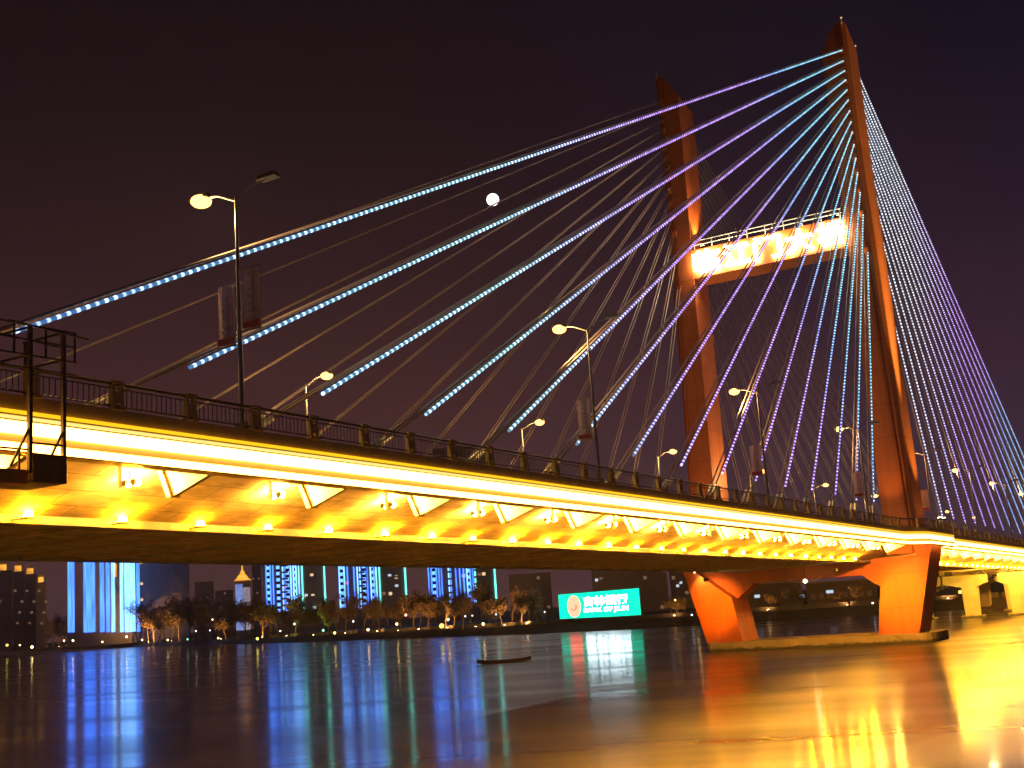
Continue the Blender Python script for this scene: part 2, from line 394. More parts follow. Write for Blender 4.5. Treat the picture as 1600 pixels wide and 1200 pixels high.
# small lamps on the girder lip
E_SM = [E_small, emit('soffit_lamp_glass_dim', (1.0, .32, .005), 480), emit('soffit_lamp_glass_strong', (1.0, .36, .006), 1150)]
def soffit_lamp(X):
    z = T(X)-2.28
    r = thing('soffit_lamp', 'small square yellow lamp in the row along the lower lip under the deck', 'lamp', (X, YF+6.2, z), 'small lamps along the underside of the deck')
    y = YF+6.2
    MB().bar((X-.35, y+.4, z-.02), (X-.02, y+.05, z+.02), .07).build('bracket', M_steel, r)
    MB().hexa([(X-.17, y-.16, z-.02), (X+.17, y-.16, z-.02), (X+.17, y+.14, z-.02), (X-.17, y+.14, z-.02),
               (X-.17, y-.13, z+.07), (X+.17, y-.13, z+.07), (X+.17, y+.14, z+.07), (X-.17, y+.14, z+.07)]).build('housing', M_steel, r)
    MB().hexa([(X-.14, y-.13, z+.072), (X+.14, y-.13, z+.072), (X+.14, y+.10, z+.072), (X-.14, y+.10, z+.072),
               (X-.11, y-.14, z+.26), (X+.11, y-.14, z+.26), (X+.11, y+.02, z+.26), (X-.11, y+.02, z+.26)]).build('lens', E_small, r)
    return r
proto = None
for k in range(-2, 62):
    X = 27.5+3.97*k
    if 130 < X < 139: continue
    if proto is None: proto = soffit_lamp(X)
    else:
        c_ = copy_tree(proto, (X+rnd.uniform(-.2, .2), YF+6.2, T(X)-2.28)); c_.rotation_euler.z = rnd.uniform(-.25, .25)
        ln = [o for o in c_.children if o.name.startswith('lens')][0]; ln.material_slots[0].link = 'OBJECT'; ln.material_slots[0].material = rnd.choice(E_SM)
# twin floodlights that wash each fin
def fin_flood(X):
    z = T(X)-1.30; y = YF+2.95
    r = thing('fin_floodlight', 'twin warm floodlight fixed under the deck beside a fin bracket', 'floodlight', (X, y, z), 'twin floodlights washing the fin brackets')
    MB().bar((X, y-.3, z+.02), (X, y+.3, z+.02), .06).bar((X-.05, y, z), (X-.05, y, z+.45), .05).build('bracket', M_steel, r)
    for s in (-1, 1):
        h_ = MB().hexa([(X-.14, y+s*.22-.10, z-.10), (X-.02, y+s*.22-.10, z-.10), (X-.02, y+s*.22+.10, z-.10), (X-.14, y+s*.22+.10, z-.10),
                        (X-.14, y+s*.22-.10, z+.10), (X-.02, y+s*.22-.10, z+.10), (X-.02, y+s*.22+.10, z+.10), (X-.14, y+s*.22+.10, z+.10)]).build('lamp_housing', M_steel, r)
        MB().ball((X+.06, y+s*.22, z), .13, 8, 6).build('lens', E_flood, h_, True)
    return r
proto = None
for X in FIN:
    X -= 1.05
    if proto is None: proto = fin_flood(X)
    else: copy_tree(proto, (X, YF+2.95, T(X)-1.30))

# ------------------------------------------------------------------ guard railing (near and far edge)
def railing(side, label, every=1):
    yb = lambda X: (YF+.12+bulge(X)) if side > 0 else (2*YC-YF-.12-bulge(X))
    root = thing('guard_railing', label, 'railing', (0, yb(0), T(0)))
    PX = [25.88-3.1*12+3.1*k*every for k in range(0, 84//every)]
    SX = sorted(set([x for x in ST if -8 < x < 250]+[-11.3, 250]))
    top = MB(); low = MB(); mid = MB()
    top.tube([(x, yb(x), T(x)+1.27) for x in SX], .055, 8); mid.tube([(x, yb(x), T(x)+1.12) for x in SX], .022, 5); low.tube([(x, yb(x), T(x)+.56) for x in SX], .03, 5)
    top.build('top_rail', M_rail, root); low.build('bottom_rail', M_rail, root); mid.build('middle_rail', M_rail, root)
    for X in PX:
        p = MB(); z = T(X); y = yb(X)
        for s in (-.16, .16):
            p.hexa([(X+s-.06, y-.13, z+.42), (X+s+.06, y-.13, z+.42), (X+s+.06, y+.10, z+.42), (X+s-.06, y+.10, z+.42),
                    (X+s-.05, y-.08, z+1.26), (X+s+.05, y-.08, z+1.26), (X+s+.05, y+.07, z+1.26), (X+s-.05, y+.07, z+1.26)])
        p.box((X, y-.02, z+1.30), (.46, .22, .09)); p.box((X, y-.02, z+.46), (.5, .30, .07)); p.box((X, y-.06, z+.85), (.2, .06, .35))
        p.build('post', M_post, root)
        b_ = MB(); n = 13
        for j in range(1, n):
            x = X+.22+j*(3.1*every-.44)/n
            b_.bar((x, yb(x), T(x)+.57), (x, yb(x), T(x)+1.12), .022)
        if side > 0: b_.build('baluster_panel', M_rail, root)
    return root
railing(1, 'bronze railing of posts and thin balusters along the near deck edge')
railing(-1, 'railing along the far deck edge behind the stay cables', 3)

# ------------------------------------------------------------------ tower
tower = thing('bridge_tower', 'tall red H-shaped bridge tower standing on a pier in the river', 'tower', (135.2, YC, 0))
def lerp_tab(z, tab):
    for (a, va), (b_, vb) in zip(tab, tab[1:]):
        if z <= b_: return va+(vb-va)*(z-a)/(b_-a)
    return tab[-1][1]
OUT = [(8, 30.4), (14, 30.55), (31, 30.95), (42, 31.1), (55, 31.35), (75, 31.4)]
INN = [(8, 33.9), (14, 33.9), (31, 34.0), (42, 34.0), (55, 34.25), (75, 34.3)]
def leg(side):
    mb = MB(); zs = [9.2, 14, 20, 31, 42, 55, 66]
    mir = (lambda y: y) if side > 0 else (lambda y: 2*YC-y)
    def ringp(z, sl=False):
        o, i = lerp_tab(z, OUT), lerp_tab(z, INN); ch = .55+.5*max(0, (z-20)/50)
        P = [(132.9, i), (132.9, o+ch+.25), (133.15, o+ch+.05), (133.15, o+.42), (133.5, o), (137.4, o), (137.4, i)]
        tops = {0: 66.6, 1: 69.4, 2: 69.5, 3: 69.8, 4: 69.6, 5: 67.6, 6: 65.6}
        return [Vector((x, mir(y), tops[k] if sl else z)) for k, (x, y) in enumerate(P)]
    n = 7
    for z in zs[:-1]+[64.5]: mb.v += ringp(z)
    mb.v += ringp(69, True); K = len(zs)+1
    for k in range(K-1):
        for j in range(n): a = k*n+j; b_ = k*n+(j+1) % n; mb.f.append((a, b_, b_+n, a+n))
    mb.f.append(tuple((K-1)*n+j for j in range(n)))
    return mb.build('tower_leg', M_tower, tower)
leg(1); leg(-1)
# aviation lamps and lightning stub on the tops
for sd in (1, -1):
    mir = (lambda y: y) if sd > 0 else (lambda y: 2*YC-y)
    tp = MB(); tp.bar((133.2, mir(31.7), 69.5), (133.2, mir(31.7), 70.1), .12).bar((137.2, mir(31.5), 67.5), (137.2, mir(31.5), 68.1), .12).ball((133.2, mir(31.7), 70.2), .16).ball((137.2, mir(31.5), 68.2), .16)
    tp.build('lightning_stub', M_white, tower)
# cross beam with its rail
cbz0, cbz1 = 43.35, 46.85
cb = MB(); cb.hexa([(133.0, 33.9, cbz0), (137.2, 33.9, cbz0), (137.2, 52.7, cbz0), (133.0, 52.7, cbz0), (133.0, 33.9, cbz1), (137.2, 33.9, cbz1), (137.2, 52.7, cbz1), (133.0, 52.7, cbz1)])
cb.build('cross_beam', M_tower, tower)
br = MB()
for (x, z) in ((133.05, .55), (133.05, 1.05), (137.1, .55), (137.1, 1.05)): br.bar((x, 34.3, cbz1+z), (x, 52.3, cbz1+z), .09)
for k in range(9):
    for x in (133.05, 137.1): br.bar((x, 34.5+k*2.2, cbz1+.01), (x, 34.5+k*2.2, cbz1+1.05), .08)
br.build('beam_railing', M_white, tower)
# pier: two flared legs, portal beam, pile cap
for sd in (1, -1):
    mir = (lambda y: y) if sd > 0 else (lambda y: 2*YC-y)
    poly = [(31.5, .9), (35.75, .9), (34.95, 5.8), (30.95, 8.86), (30.75, 10.3), (29.05, 10.3)]
    MB().prism(poly, 132.6, 137.7, lambda p, q_, x, mir=mir: (x, mir(p), q_)).build('pier_leg', M_tower, tower)
poly = [(31.0, 9.0), (31.0, 8.3), (35.05, 5.7), (37.15, 7.25), (86.6-37.15, 7.25), (86.6-35.05, 5.7), (55.6, 8.3), (55.6, 9.0)]
MB().prism(poly, 134.2, 136.4, lambda p, q_, x: (x, p, q_)).build('portal_beam', M_tower, tower)
poly = []
for k in range(9): a = math.pi*(k/8)-math.pi/2; poly.append((132.0+4.7+4.7*math.sin(a), 31.0-1.1*math.cos(a)))
poly = [(132.0, 54.6), (132.0, 31.0)]+[(132.0+2.2-2.2*math.cos(R(a)), 31.0-1.3*math.sin(R(a))) for a in (15, 35, 55, 75, 90)]
poly += [(139.6-2.2+2.2*math.cos(R(a)), 31.0-1.3*math.sin(R(a))) for a in (90, 75, 55, 35, 15, 0)]+[(139.6, 54.6), (138.6, 55.3), (133.0, 55.3)]
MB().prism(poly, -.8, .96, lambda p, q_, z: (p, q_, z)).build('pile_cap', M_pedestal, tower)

# ------------------------------------------------------------------ stay cables
XB = [17.8+7.47*k if k < 9 else 17.8+7.47*8+6.98*(k-8) for k in range(15)]
XB[14] = 118.8
ZT = [66.3, 65.0, 63.8, 62.7, 61.5, 60.3, 59.0, 57.7, 56.5, 55.0, 53.4, 51.7, 49.4, 46.8, 42.5]
def led_mat(name, stops, strength):
    M = bpy.data.materials.new(name); M.use_nodes = True; t = M.node_tree; t.nodes.clear()
    uv = t.nodes.new('ShaderNodeUVMap'); uv.uv_map = 'along'
    sp = t.nodes.new('ShaderNodeSeparateXYZ'); t.links.new(uv.outputs[0], sp.inputs[0])
    dv = t.nodes.new('ShaderNodeMath'); dv.operation = 'DIVIDE'; dv.inputs[1].default_value = 140; t.links.new(sp.outputs[0], dv.inputs[0])
    rp = t.nodes.new('ShaderNodeValToRGB'); t.links.new(dv.outputs[0], rp.inputs[0]); c_ = rp.color_ramp
    c_.elements[0].position = stops[0][0]/140; c_.elements[0].color = (*stops[0][1], 1)
    c_.elements[1].position = stops[-1][0]/140; c_.elements[1].color = (*stops[-1][1], 1)
    for p, cc in stops[1:-1]: e_ = c_.elements.new(p/140); e_.color = (*cc, 1)
    # one lens every 0.42 m
    d2 = t.nodes.new('ShaderNodeMath'); d2.operation = 'DIVIDE'; d2.inputs[1].default_value = .42; t.links.new(sp.outputs[0], d2.inputs[0])
    fr = t.nodes.new('ShaderNodeMath'); fr.operation = 'FRACT'; t.links.new(d2.outputs[0], fr.inputs[0])
    pp = t.nodes.new('ShaderNodeMath'); pp.operation = 'PINGPONG'; pp.inputs[1].default_value = .5; t.links.new(fr.outputs[0], pp.inputs[0])
    st = t.nodes.new('ShaderNodeMapRange'); st.inputs[1].default_value = .24; st.inputs[2].default_value = .42; t.links.new(pp.outputs[0], st.inputs[0])
    mx = t.nodes.new('ShaderNodeMix'); mx.data_type = 'RGBA'; mx.inputs[0].default_value = .5
    wm = t.nodes.new('ShaderNodeMix'); wm.data_type = 'RGBA'; wm.inputs[0].default_value = .30; wm.inputs[7].default_value = (1, 1, 1, 1)
    t.links.new(rp.outputs[0], wm.inputs[6])
    e1 = t.nodes.new('ShaderNodeEmission'); t.links.new(rp.outputs[0], e1.inputs[0]); e1.inputs[1].default_value = .42  # dim halo colour painted between the lenses, as if their light bled
    e2 = t.nodes.new('ShaderNodeEmission'); t.links.new(wm.outputs[2], e2.inputs[0]); e2.inputs[1].default_value = strength
    fl_ = t.nodes.new('ShaderNodeMath'); fl_.operation = 'FLOOR'; t.links.new(d2.outputs[0], fl_.inputs[0])
    geo_ = t.nodes.new('ShaderNodeObjectInfo'); ad_ = t.nodes.new('ShaderNodeMath'); ad_.operation = 'MULTIPLY_ADD'; ad_.inputs[1].default_value = 977; t.links.new(geo_.outputs['Random'], ad_.inputs[0]); t.links.new(fl_.outputs[0], ad_.inputs[2])
    wn_ = t.nodes.new('ShaderNodeTexWhiteNoise'); wn_.noise_dimensions = '1D'; t.links.new(ad_.outputs[0], wn_.inputs['W'])
    vr_ = t.nodes.new('ShaderNodeMapRange'); vr_.inputs[3].default_value = strength*.62; vr_.inputs[4].default_value = strength*1.35; t.links.new(wn_.outputs['Value'], vr_.inputs[0]); t.links.new(vr_.outputs[0], e2.inputs[1])
    ms = t.nodes.new('ShaderNodeMixShader'); t.links.new(st.outputs[0], ms.inputs[0]); t.links.new(e1.outputs[0], ms.inputs[1]); t.links.new(e2.outputs[0], ms.inputs[2])
    o_ = t.nodes.new('ShaderNodeOutputMaterial'); t.links.new(ms.outputs[0], o_.inputs[0])
    M.cycles.emission_sampling = 'NONE'
    return M
CY, BL, PU, LV, WH, DB = (.10, .62, .95), (.10, .30, 1.0), (.42, .13, .95), (.40, .36, .95), (.34, .80, .95), (.13, .36, 1.0)
LED_L = led_mat('led_string_left', [(0, (.30, .75, .9)), (10, CY), (22, CY), (31, BL), (42, PU), (64, PU), (76, LV), (90, WH), (104, (.22, .62, 1)), (122, DB)], 2.5)
LED_R = led_mat('led_string_right', [(0, (.62, .66, .80)), (18, (.62, .66, .80)), (30, (.55, .45, .9)), (45, PU), (60, PU), (74, BL), (92, (.2, .6, .95)), (120, (.3, .7, .9))], 2.0)
ORD = ['highest', 'second', 'third', 'fourth', 'fifth', 'sixth', 'seventh', 'eighth', 'ninth', 'tenth', 'eleventh', 'twelfth', 'thirteenth', 'fourteenth', 'lowest']
def nth(k): return 'outermost' if k == 0 else ('innermost' if k == 14 else ORD[k])
def led_tube(a, b, r, M, parent):
    d = b-a; L = d.length; n = max(2, int(L/6)); mb = MB(); mb.tube([a+d*(k/n) for k in range(n+1)], r, 6)
    o = mb.build('led_string', M, parent)
    uv = o.data.uv_layers.new(name='along'); off = a-parent.location; dn = d.normalized()
    for lp in o.data.loops:
        uv.data[lp.index].uv = ((o.data.vertices[lp.vertex_index].co-off).dot(dn), .5)
    return o
def cable(k, near, left):
    xb = XB[k]; xt = 132.75
    if not left: xb = 270.3-xb; xt = 137.5
    yb, yt = 31.46, 32.15
    if not near: yb, yt = 2*YC-yb, 2*YC-yt
    if not near and left and k < 4: xb += 3.0 if k == 0 else 1.3
    A = Vector((xb, yb, T(xb)+.32)); B = Vector((xt, yt, ZT[k]))
    fan = 'left' if left else 'right'
    if near: lab = f'{nth(k)} LED-lit stay cable of the near {fan} fan' if k in (0, 14) else f'{nth(k)} LED-lit stay cable from the outside of the near {fan} fan'
    else: lab = f'{nth(k)} unlit stay cable of the far {fan} fan' if k in (0, 14) else f'{nth(k)} unlit stay cable from the outside of the far {fan} fan'
    r = thing('stay_cable', lab, 'stay cable', A, f'{"LED-lit" if near else "unlit"} stay cables of the {"near" if near else "far"} {fan} fan')
    d = (B-A); L = d.length; dn = d.normalized(); side = dn.cross(Vector((0, 0, 1))).normalized(); up = side.cross(dn)
    w_ = .17
    for s in (-1, 1):
        MB().tube([A+side*(s*w_), B+side*(s*w_)], .055 if near else .046, 6).build('strand', M_sheath, r, True)
        MB().tube([A+side*(s*w_), A+side*(s*w_)+dn*2.4], .125, 8).build('guide_pipe', M_pipe, r, True)
    if near:
        o_ = up*(-.20); out_y = Vector((0, -.22, 0))
        s0 = A+dn*(2.55/max(.25, dn.z))
        led_tube(B+o_+out_y-dn*.1, s0+o_+out_y, .078, LED_L if left else LED_R, r)
    return r
for k in range(15):
    for near in (True, False):
        for left in (True, False): cable(k, near, left)
# anchor boxes on the tower faces
for sd in (1, -1):
    for face in (1, -1):
        for k in range(15):
            y = 32.15 if sd > 0 else 2*YC-32.15; x = 132.9 if face > 0 else 137.4; z = ZT[k]
            a = MB(); s = -1 if face > 0 else 1
            a.hexa([(x, y-.28, z-.55), (x+s*.05, y-.28, z-.55), (x+s*.05, y+.28, z-.55), (x, y+.28, z-.55),
                    (x, y-.28, z+.32), (x+s*.30, y-.28, z+.12), (x+s*.30, y+.28, z+.12), (x, y+.28, z+.32)])
            a.build('cable_anchor', M_tower, tower)

# ------------------------------------------------------------------ sign on the cross beam
sign = thing('bridge_name_sign', 'five glowing white Chinese characters standing on the cross beam face', 'sign', (132.8, YC, 44.0))
def text_mesh(name, body, size, depth, M, parent, origin, right, upv, off=.012, fit=None):
    cu = bpy.data.curves.new(name, 'FONT'); cu.body = body; cu.size = size; cu.extrude = depth/2; cu.offset = size*off
    o = bpy.data.objects.new(name, cu); COL.objects.link(o)
    dg = bpy.context.evaluated_depsgraph_get(); me = bpy.data.meshes.new_from_object(o.evaluated_get(dg))
    bpy.data.objects.remove(o); 
    V = [v.co.copy() for v in me.vertices]
    x0, x1 = min(v.x for v in V), max(v.x for v in V); y0, y1 = min(v.y for v in V), max(v.y for v in V)
    fx = fit[0]/(x1-x0) if fit else 1; fy = fit[1]/(y1-y0) if fit else 1
    right, upv = Vector(right).normalized(), Vector(upv).normalized(); nrm = right.cross(upv)
    for v in me.vertices:
        p = v.co; v.co = Vector(origin)+right*(p.x-(x0+x1)/2)*fx+upv*(p.y-(y0+y1)/2)*fy+nrm*p.z-parent.location-(parent.parent.location if parent.parent else Vector())
    me.materials.clear(); me.materials.append(M); me.name = name
    ob = bpy.data.objects.new(name, me); COL.objects.link(ob); ob.parent = parent
    return ob
for k, ch in enumerate('临江门大桥'):
    text_mesh('sign_character', ch, 3.3, .25, E_sign, sign, (132.55, 50.6-k*3.75, 45.12), (0, -1, 0), (0, 0, 1), .018, (3.3, 2.75))

# ------------------------------------------------------------------ lights on the tower and pier
def spot(parent, pos, aim, power, col, size=60, blend=.6, rad=.15):
    l = bpy.data.lights.new('flood_beam', 'SPOT'); l.energy = power; l.color = col; l.spot_size = R(size); l.spot_blend = blend; l.shadow_soft_size = rad
    o = bpy.data.objects.new('flood_beam', l); COL.objects.link(o); o.parent = parent
    pos = Vector(pos); d = (Vector(aim)-pos)
    o.location = pos-parent.location; o.rotation_euler = d.to_track_quat('-Z', 'Y').to_euler()
    return o
def floodlight(label, pos, aim, power, col=(1, .62, .22), size=60, glass=None, blend=.6):
    pos = Vector(pos); r = thing('floodlight', label, 'floodlight', pos, 'floodlights that wash the tower')
    d = (Vector(aim)-pos).normalized(); side = d.cross(Vector((0, 0, 1))).normalized() if abs(d.z) < .99 else Vector((1, 0, 0)); up = side.cross(d)
    def ring(c_, w_): return [c_-side*w_-up*w_*.75, c_+side*w_-up*w_*.75, c_+side*w_+up*w_*.75, c_-side*w_+up*w_*.75]
    MB().hexa(ring(pos-d*.28, .16)+ring(pos-d*.03, .26)).build('housing', M_steel, r)
    MB().hexa(ring(pos-d*.028, .23)+ring(pos-d*.005, .23)).build('lens', glass or E_flood2, r)
    MB().bar(pos-d*.2+side*.3, pos-d*.2-side*.3, .05).bar(pos-d*.2-up*.12, pos-d*.2-Vector((0, 0, .55)), .06).build('yoke', M_steel, r)
    spot(r, pos+d*.05, pos+d*10, power, col, size, blend)
    return r
OR = (1.0, .52, .13)
zt = T(135)+.30
floodlight('low floodlight on the walkway beside the near tower leg', (136.4, 28.35, zt+1.5), (135.6, 31.0, 34), 15000, (1, .74, .26), 46, None, 1.0)
floodlight('narrow floodlight on the walkway aimed at the top of the near leg', (134.6, 28.35, zt+1.5), (135.4, 31.2, 58), 560000, (1, .74, .26), 15, None, 1.0)
floodlight('floodlight in front of the near tower leg at deck level', (130.6, 32.6, zt+.6), (132.9, 32.5, 26), 2300, OR, 60, None, 1.0)
floodlight('floodlight at the inner side of the far tower leg', (135.2, 50.6, zt+.6), (135.2, 52.6, 30), 15000, (1, .75, .3), 44, None, 1.0)
floodlight('floodlight in front of the far tower leg at deck level', (130.4, 54.2, zt+.6), (132.9, 54.2, 26), 1800, OR, 60, None, 1.0)
floodlight('floodlight on the cross beam beside the far tower leg', (134.4, 51.6, cbz1+.7), (134.8, 52.6, 60), 5500, (1, .62, .25), 60)
floodlight('floodlight on the cross beam beside the near tower leg', (134.4, 35.0, cbz1+.7), (134.8, 34.1, 60), 4000, (1, .62, .25), 60)
floodlight('bright floodlight at the top of the far pier leg', (131.6, 55.3, 9.0), (132.7, 53.8, 4.5), 900, OR, 120)
floodlight('floodlight under the deck aimed at the near pier leg', (122.5, 36.5, 7.9), (133, 33.0, 4.6), 18500, (1, .34, .004), 44, None, 1.0)
floodlight('floodlight under the deck aimed at the far pier leg', (122.5, 50.4, 7.9), (133, 53.9, 5.0), 17500, (1, .34, .004), 40, None, 1.0)

# ------------------------------------------------------------------ street lamps along the deck
def street_lamp(X, near):
    z = T(X)+.30; y0 = 30.15 if near else 50.6; s = 1
    lab = {True: 'two-armed street lamp on the near edge of the deck', False: 'street lamp on the far side of the carriageway'}[near]
    r = thing('street_lamp', lab, 'street lamp', (X, y0, z))
    MB().tube([(X, y0, z), (X, y0, z+4), (X, y0, z+8.9)], [.11, .085, .055], 8).box((X, y0, z+.25), (.34, .34, .5)).build('pole', M_grey, r)
    yl = y0+1.75 if near else y0-1.75
    pts = [(X, y0, z+8.75), (X, y0+(yl-y0)*.5, z+9.15), (X, yl, z+9.28)]
    MB().tube(pts, .045, 6).build('arm', M_grey, r)
    def head(yc, lit, nm, sgn):
        a = MB().hexa([(X-.2, yc-.45, z+9.22), (X+.2, yc-.45, z+9.22), (X+.2, yc+.45, z+9.22), (X-.2, yc+.45, z+9.22),
                       (X-.13, yc-.36, z+9.42), (X+.13, yc-.36, z+9.42), (X+.13, yc+.36, z+9.42), (X-.13, yc+.36, z+9.42)]).build('lamp_head', M_grey, r)
        if lit:
            l = MB(); l.ball((X, yc, z+9.15), .40, 14, 8, .62); l.build('lens', E_street, a, True)
            pl = bpy.data.lights.new('lamp_light', 'POINT'); pl.energy = 1500; pl.color = (1, .60, .22); pl.shadow_soft_size = .2
            po = bpy.data.objects.new('lamp_light', pl); COL.objects.link(po); po.parent = r; po.location = (0, yc-y0, 8.6)
    head(yl, True, '', 1)
    if near:
        y2 = y0-1.6
        MB().tube([(X, y0, z+8.75), (X, y0-.8, z+9.15), (X, y2, z+9.28)], .045, 6).build('arm', M_grey, r)
        head(y2, False, '', -1)
    return r
LX = [None, 32.0, 59.6, 86.6, 113.4, 139.5, 164.0, 189.0, 214.0, 239.0, 264.0]
LX_LAB = ['beyond the left edge', 'beside the two tall banners', 'beside the pink banner', 'left of the tower', 'just left of the near tower leg', 'beside the near tower leg', 'right of the tower', 'second right of the tower', 'third right of the tower', 'fourth right of the tower', 'last before the far bank']
banner_done = 0
M_banner = mat('banner_cloth', (.72, .46, .44), .8, var=.2, scale=2)
M_banner2 = mat('banner_red_cloth', (.45, .07, .05), .8, var=.2, scale=2)
M_banmark = mat('banner_lettering', (.90, .80, .78), .8, var=.15, scale=2)
def banner(X, y0, s, z0, label, hgt=2.25):
    y = y0+s*.62; r = thing('street_banner', label, 'banner', (X, y, z0), 'banners hung on the street lamp poles')
    nseg = 6; mb = MB()
    for k in range(nseg):
        ya, yb_ = y-.42+.84*k/nseg, y-.42+.84*(k+1)/nseg; da, db = .05*math.sin(k*1.3), .05*math.sin((k+1)*1.3)
        mb.hexa([(X+da-.012, ya, z0), (X+da+.012, ya, z0), (X+db+.012, yb_, z0), (X+db-.012, yb_, z0),
                 (X+da-.012, ya, z0+hgt), (X+da+.012, ya, z0+hgt), (X+db+.012, yb_, z0+hgt), (X+db-.012, yb_, z0+hgt)])
    mb.build('cloth', M_banner, r)
    mk = MB()
    for k in range(6): 
        zz = z0+hgt-.35-k*.27; w_ = .22+.10*((k*7) % 3)/2
        mk.box((X-.085, y+.03, zz), (.02, w_, .05)).box((X-.085, y+.03, zz-.11), (.02, w_*.8, .05)).box((X-.085, y+.03-w_*.3, zz-.06), (.02, .05, .16)).box((X-.085, y+.03+w_*.3, zz-.06), (.02, .05, .14))
    mk.build('lettering', M_banmark, r)
    MB().box((X-.085, y, z0+.16), (.02, .78, .24)).build('red_strip', M_banner2, r)
    for za in (z0+hgt+.03, z0-.03): MB().bar((X, y0, za), (X, y+s*.42, za), .04).build('banner_arm', M_grey, r)
for k, X in enumerate(LX):
    if X is None: continue
    if k > 0:
        r = street_lamp(X, True); r['label'] = f'two-armed street lamp on the near deck edge, {LX_LAB[k]}'; r['group'] = 'street lamps along the near edge of the bridge'
        z = T(X)+3.9
        if k == 1:
            banner(X, 30.15, 1, 16.3, 'left banner with a red foot on the tall lamp pole at left'); banner(X, 30.15, -1, 16.75, 'right banner on the tall lamp pole at left')
        elif k < 6:
            banner(X, 30.15, 1, z-.9, f'faded banner on the lamp pole {LX_LAB[k]}')
    r = street_lamp(X, False); r['label'] = f'street lamp at the far carriageway edge, {LX_LAB[k].replace("beside the two tall banners", "first behind the longest cables")}'; r['group'] = 'street lamps along the far edge of the bridge'

# lamp that hangs below the portal beam
nl = thing('navigation_lamp', 'small round lamp with a curved arc under the tower portal beam', 'lamp', (131.5, 42.64, 7.08))
MB().ball((131.5, 42.64, 7.08), .2).build('lens', emit('navigation_glass', (1, .75, .4), 30), nl, True)
MB().tube([(131.5, 42.64+1.9*math.sin(a), 7.55-.62*math.cos(a)) for a in [R(-80+20*j) for j in range(9)]], .05, 6).build('bracket', M_pipe, nl, True)  # thin tube bent to an arc around the lamp
MB().bar((131.5, 42.64, 7.25), (131.5, 42.64, T(131)-2.25), .07).build('rod', M_steel, nl)

# ------------------------------------------------------------------ maintenance cradle hung on the near edge
cr_ = thing('maintenance_cradle', 'dark steel maintenance cradle hung over the deck edge at far left', 'cradle', (22.5, 28.2, 11))
fr = MB(); P = M_steel
for x in (21.97, 23.1):
    fr.bar((x, 28.62, 10.85), (x, 28.62, 15.05), .11)
    fr.bar((x, 28.62, 12.15), (x-.62, 28.62, 11.0), .06)
    for zz in (15.0, 14.2): fr.bar((x, 28.62, zz), (x, 30.4, zz), .06)
    fr.bar((x, 30.3, T(x)+.32), (x, 30.3, 15.0), .07)
fr.build('hanger_frame', P, cr_)
ra = MB()
for zz in (15.05, 14.62, 14.18, 13.8): ra.bar((20.6, 28.62, zz), (23.55, 28.62, zz), .045)
for x in (20.75, 21.45, 22.5, 23.5): ra.bar((x, 28.62, 14.18), (x, 28.62, 15.05), .05)
for y in (28.0, 29.3):
    ra.bar((20.8, y, 14.9), (23.5, y, 14.75), .04)
ra.build('upper_guard_frame', P, cr_)
M_panel = mat('cradle_panel', (.17, .10, .055), .6, var=.2, scale=3)
bk = MB(); bk.hexa([(22.0, 28.56, 10.60), (23.12, 28.56, 10.60), (23.12, 30.2, 10.60), (22.0, 30.2, 10.60), (22.0, 28.56, 10.66), (23.12, 28.56, 10.66), (23.12, 30.2, 10.66), (22.0, 30.2, 10.66)])
bk.build('basket_floor', M_panel, cr_)
bs = MB(); bs.box((22.56, 28.54, 11.0), (1.12, .05, .78)).box((22.56, 30.2, 10.9), (1.12, .05, .56)).box((23.14, 29.36, 10.9), (.05, 1.6, .56))
bs.build('basket_side', M_panel, cr_)
M_orange = mat('orange_panel', (.55, .20, .05), .5, var=.2, scale=3)
op = MB(); op.hexa([(19.0, 28.7, 10.56), (21.96, 28.7, 10.56), (21.96, 30.1, 10.56), (19.0, 30.1, 10.56), (19.0, 28.7, 10.95), (21.96, 28.7, 10.95), (21.96, 30.1, 10.95), (19.0, 30.1, 10.95)])
op.build('walkway_trough', M_orange, cr_)
gr = MB()
for x in (19.4, 20.2, 21.0, 21.7): gr.bar((x, 28.72, 10.9), (x, 28.72, 11.55), .05)
gr.bar((19.2, 28.72, 11.52), (22.0, 28.72, 11.52), .05).bar((22.0, 28.62, 11.7), (23.1, 28.62, 11.7), .05)
gr.build('basket_rail', P, cr_)

# ------------------------------------------------------------------ side piers right of the tower
def side_pier(X, y, label, wl=3.6, wr=3.2):
    r = thing('side_pier', label, 'pier', (X, y, 0))
    top = T(X)-3.1
    poly = [(y-.95, -1), (y+.95, -1), (y+1.15, 4.75), (y+wl, 5.35), (y+wl, top), (y-wr, top), (y-wr, 5.35), (y-1.15, 4.75)]
    MB().prism(poly, X, X+1.9, lambda p, q_, x: (x, p, q_)).build('pier_shaft', M_pier, r)
    for s in (-wr+.8, wl-.8): MB().box((X+.95, y+s, top+.38), (1.0, .9, .8)).build('bearing', M_steel, r)
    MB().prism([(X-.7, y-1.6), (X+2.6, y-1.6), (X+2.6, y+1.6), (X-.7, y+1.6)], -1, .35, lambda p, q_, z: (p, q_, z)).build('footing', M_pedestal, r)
PL = [(205, 40.2, 'yellow-lit T-shaped side pier nearest the tower'), (205, 33.2, 'yellow-lit side pier at the right edge of the photo'), (205, 47.6, 'side pier hidden behind the T-shaped yellow pier'),
      (232, 38.4, 'second row side pier with a sloping shadow, near the bank'), (258, 38.5, 'side pier standing on the far bank'), (258, 48, 'side pier standing deepest under the deck on the bank')]
for X, y, lab in PL: side_pier(X, y, lab, *((3.9, 2.7) if lab.startswith('yellow-lit T') else (2.5, 3.2)))
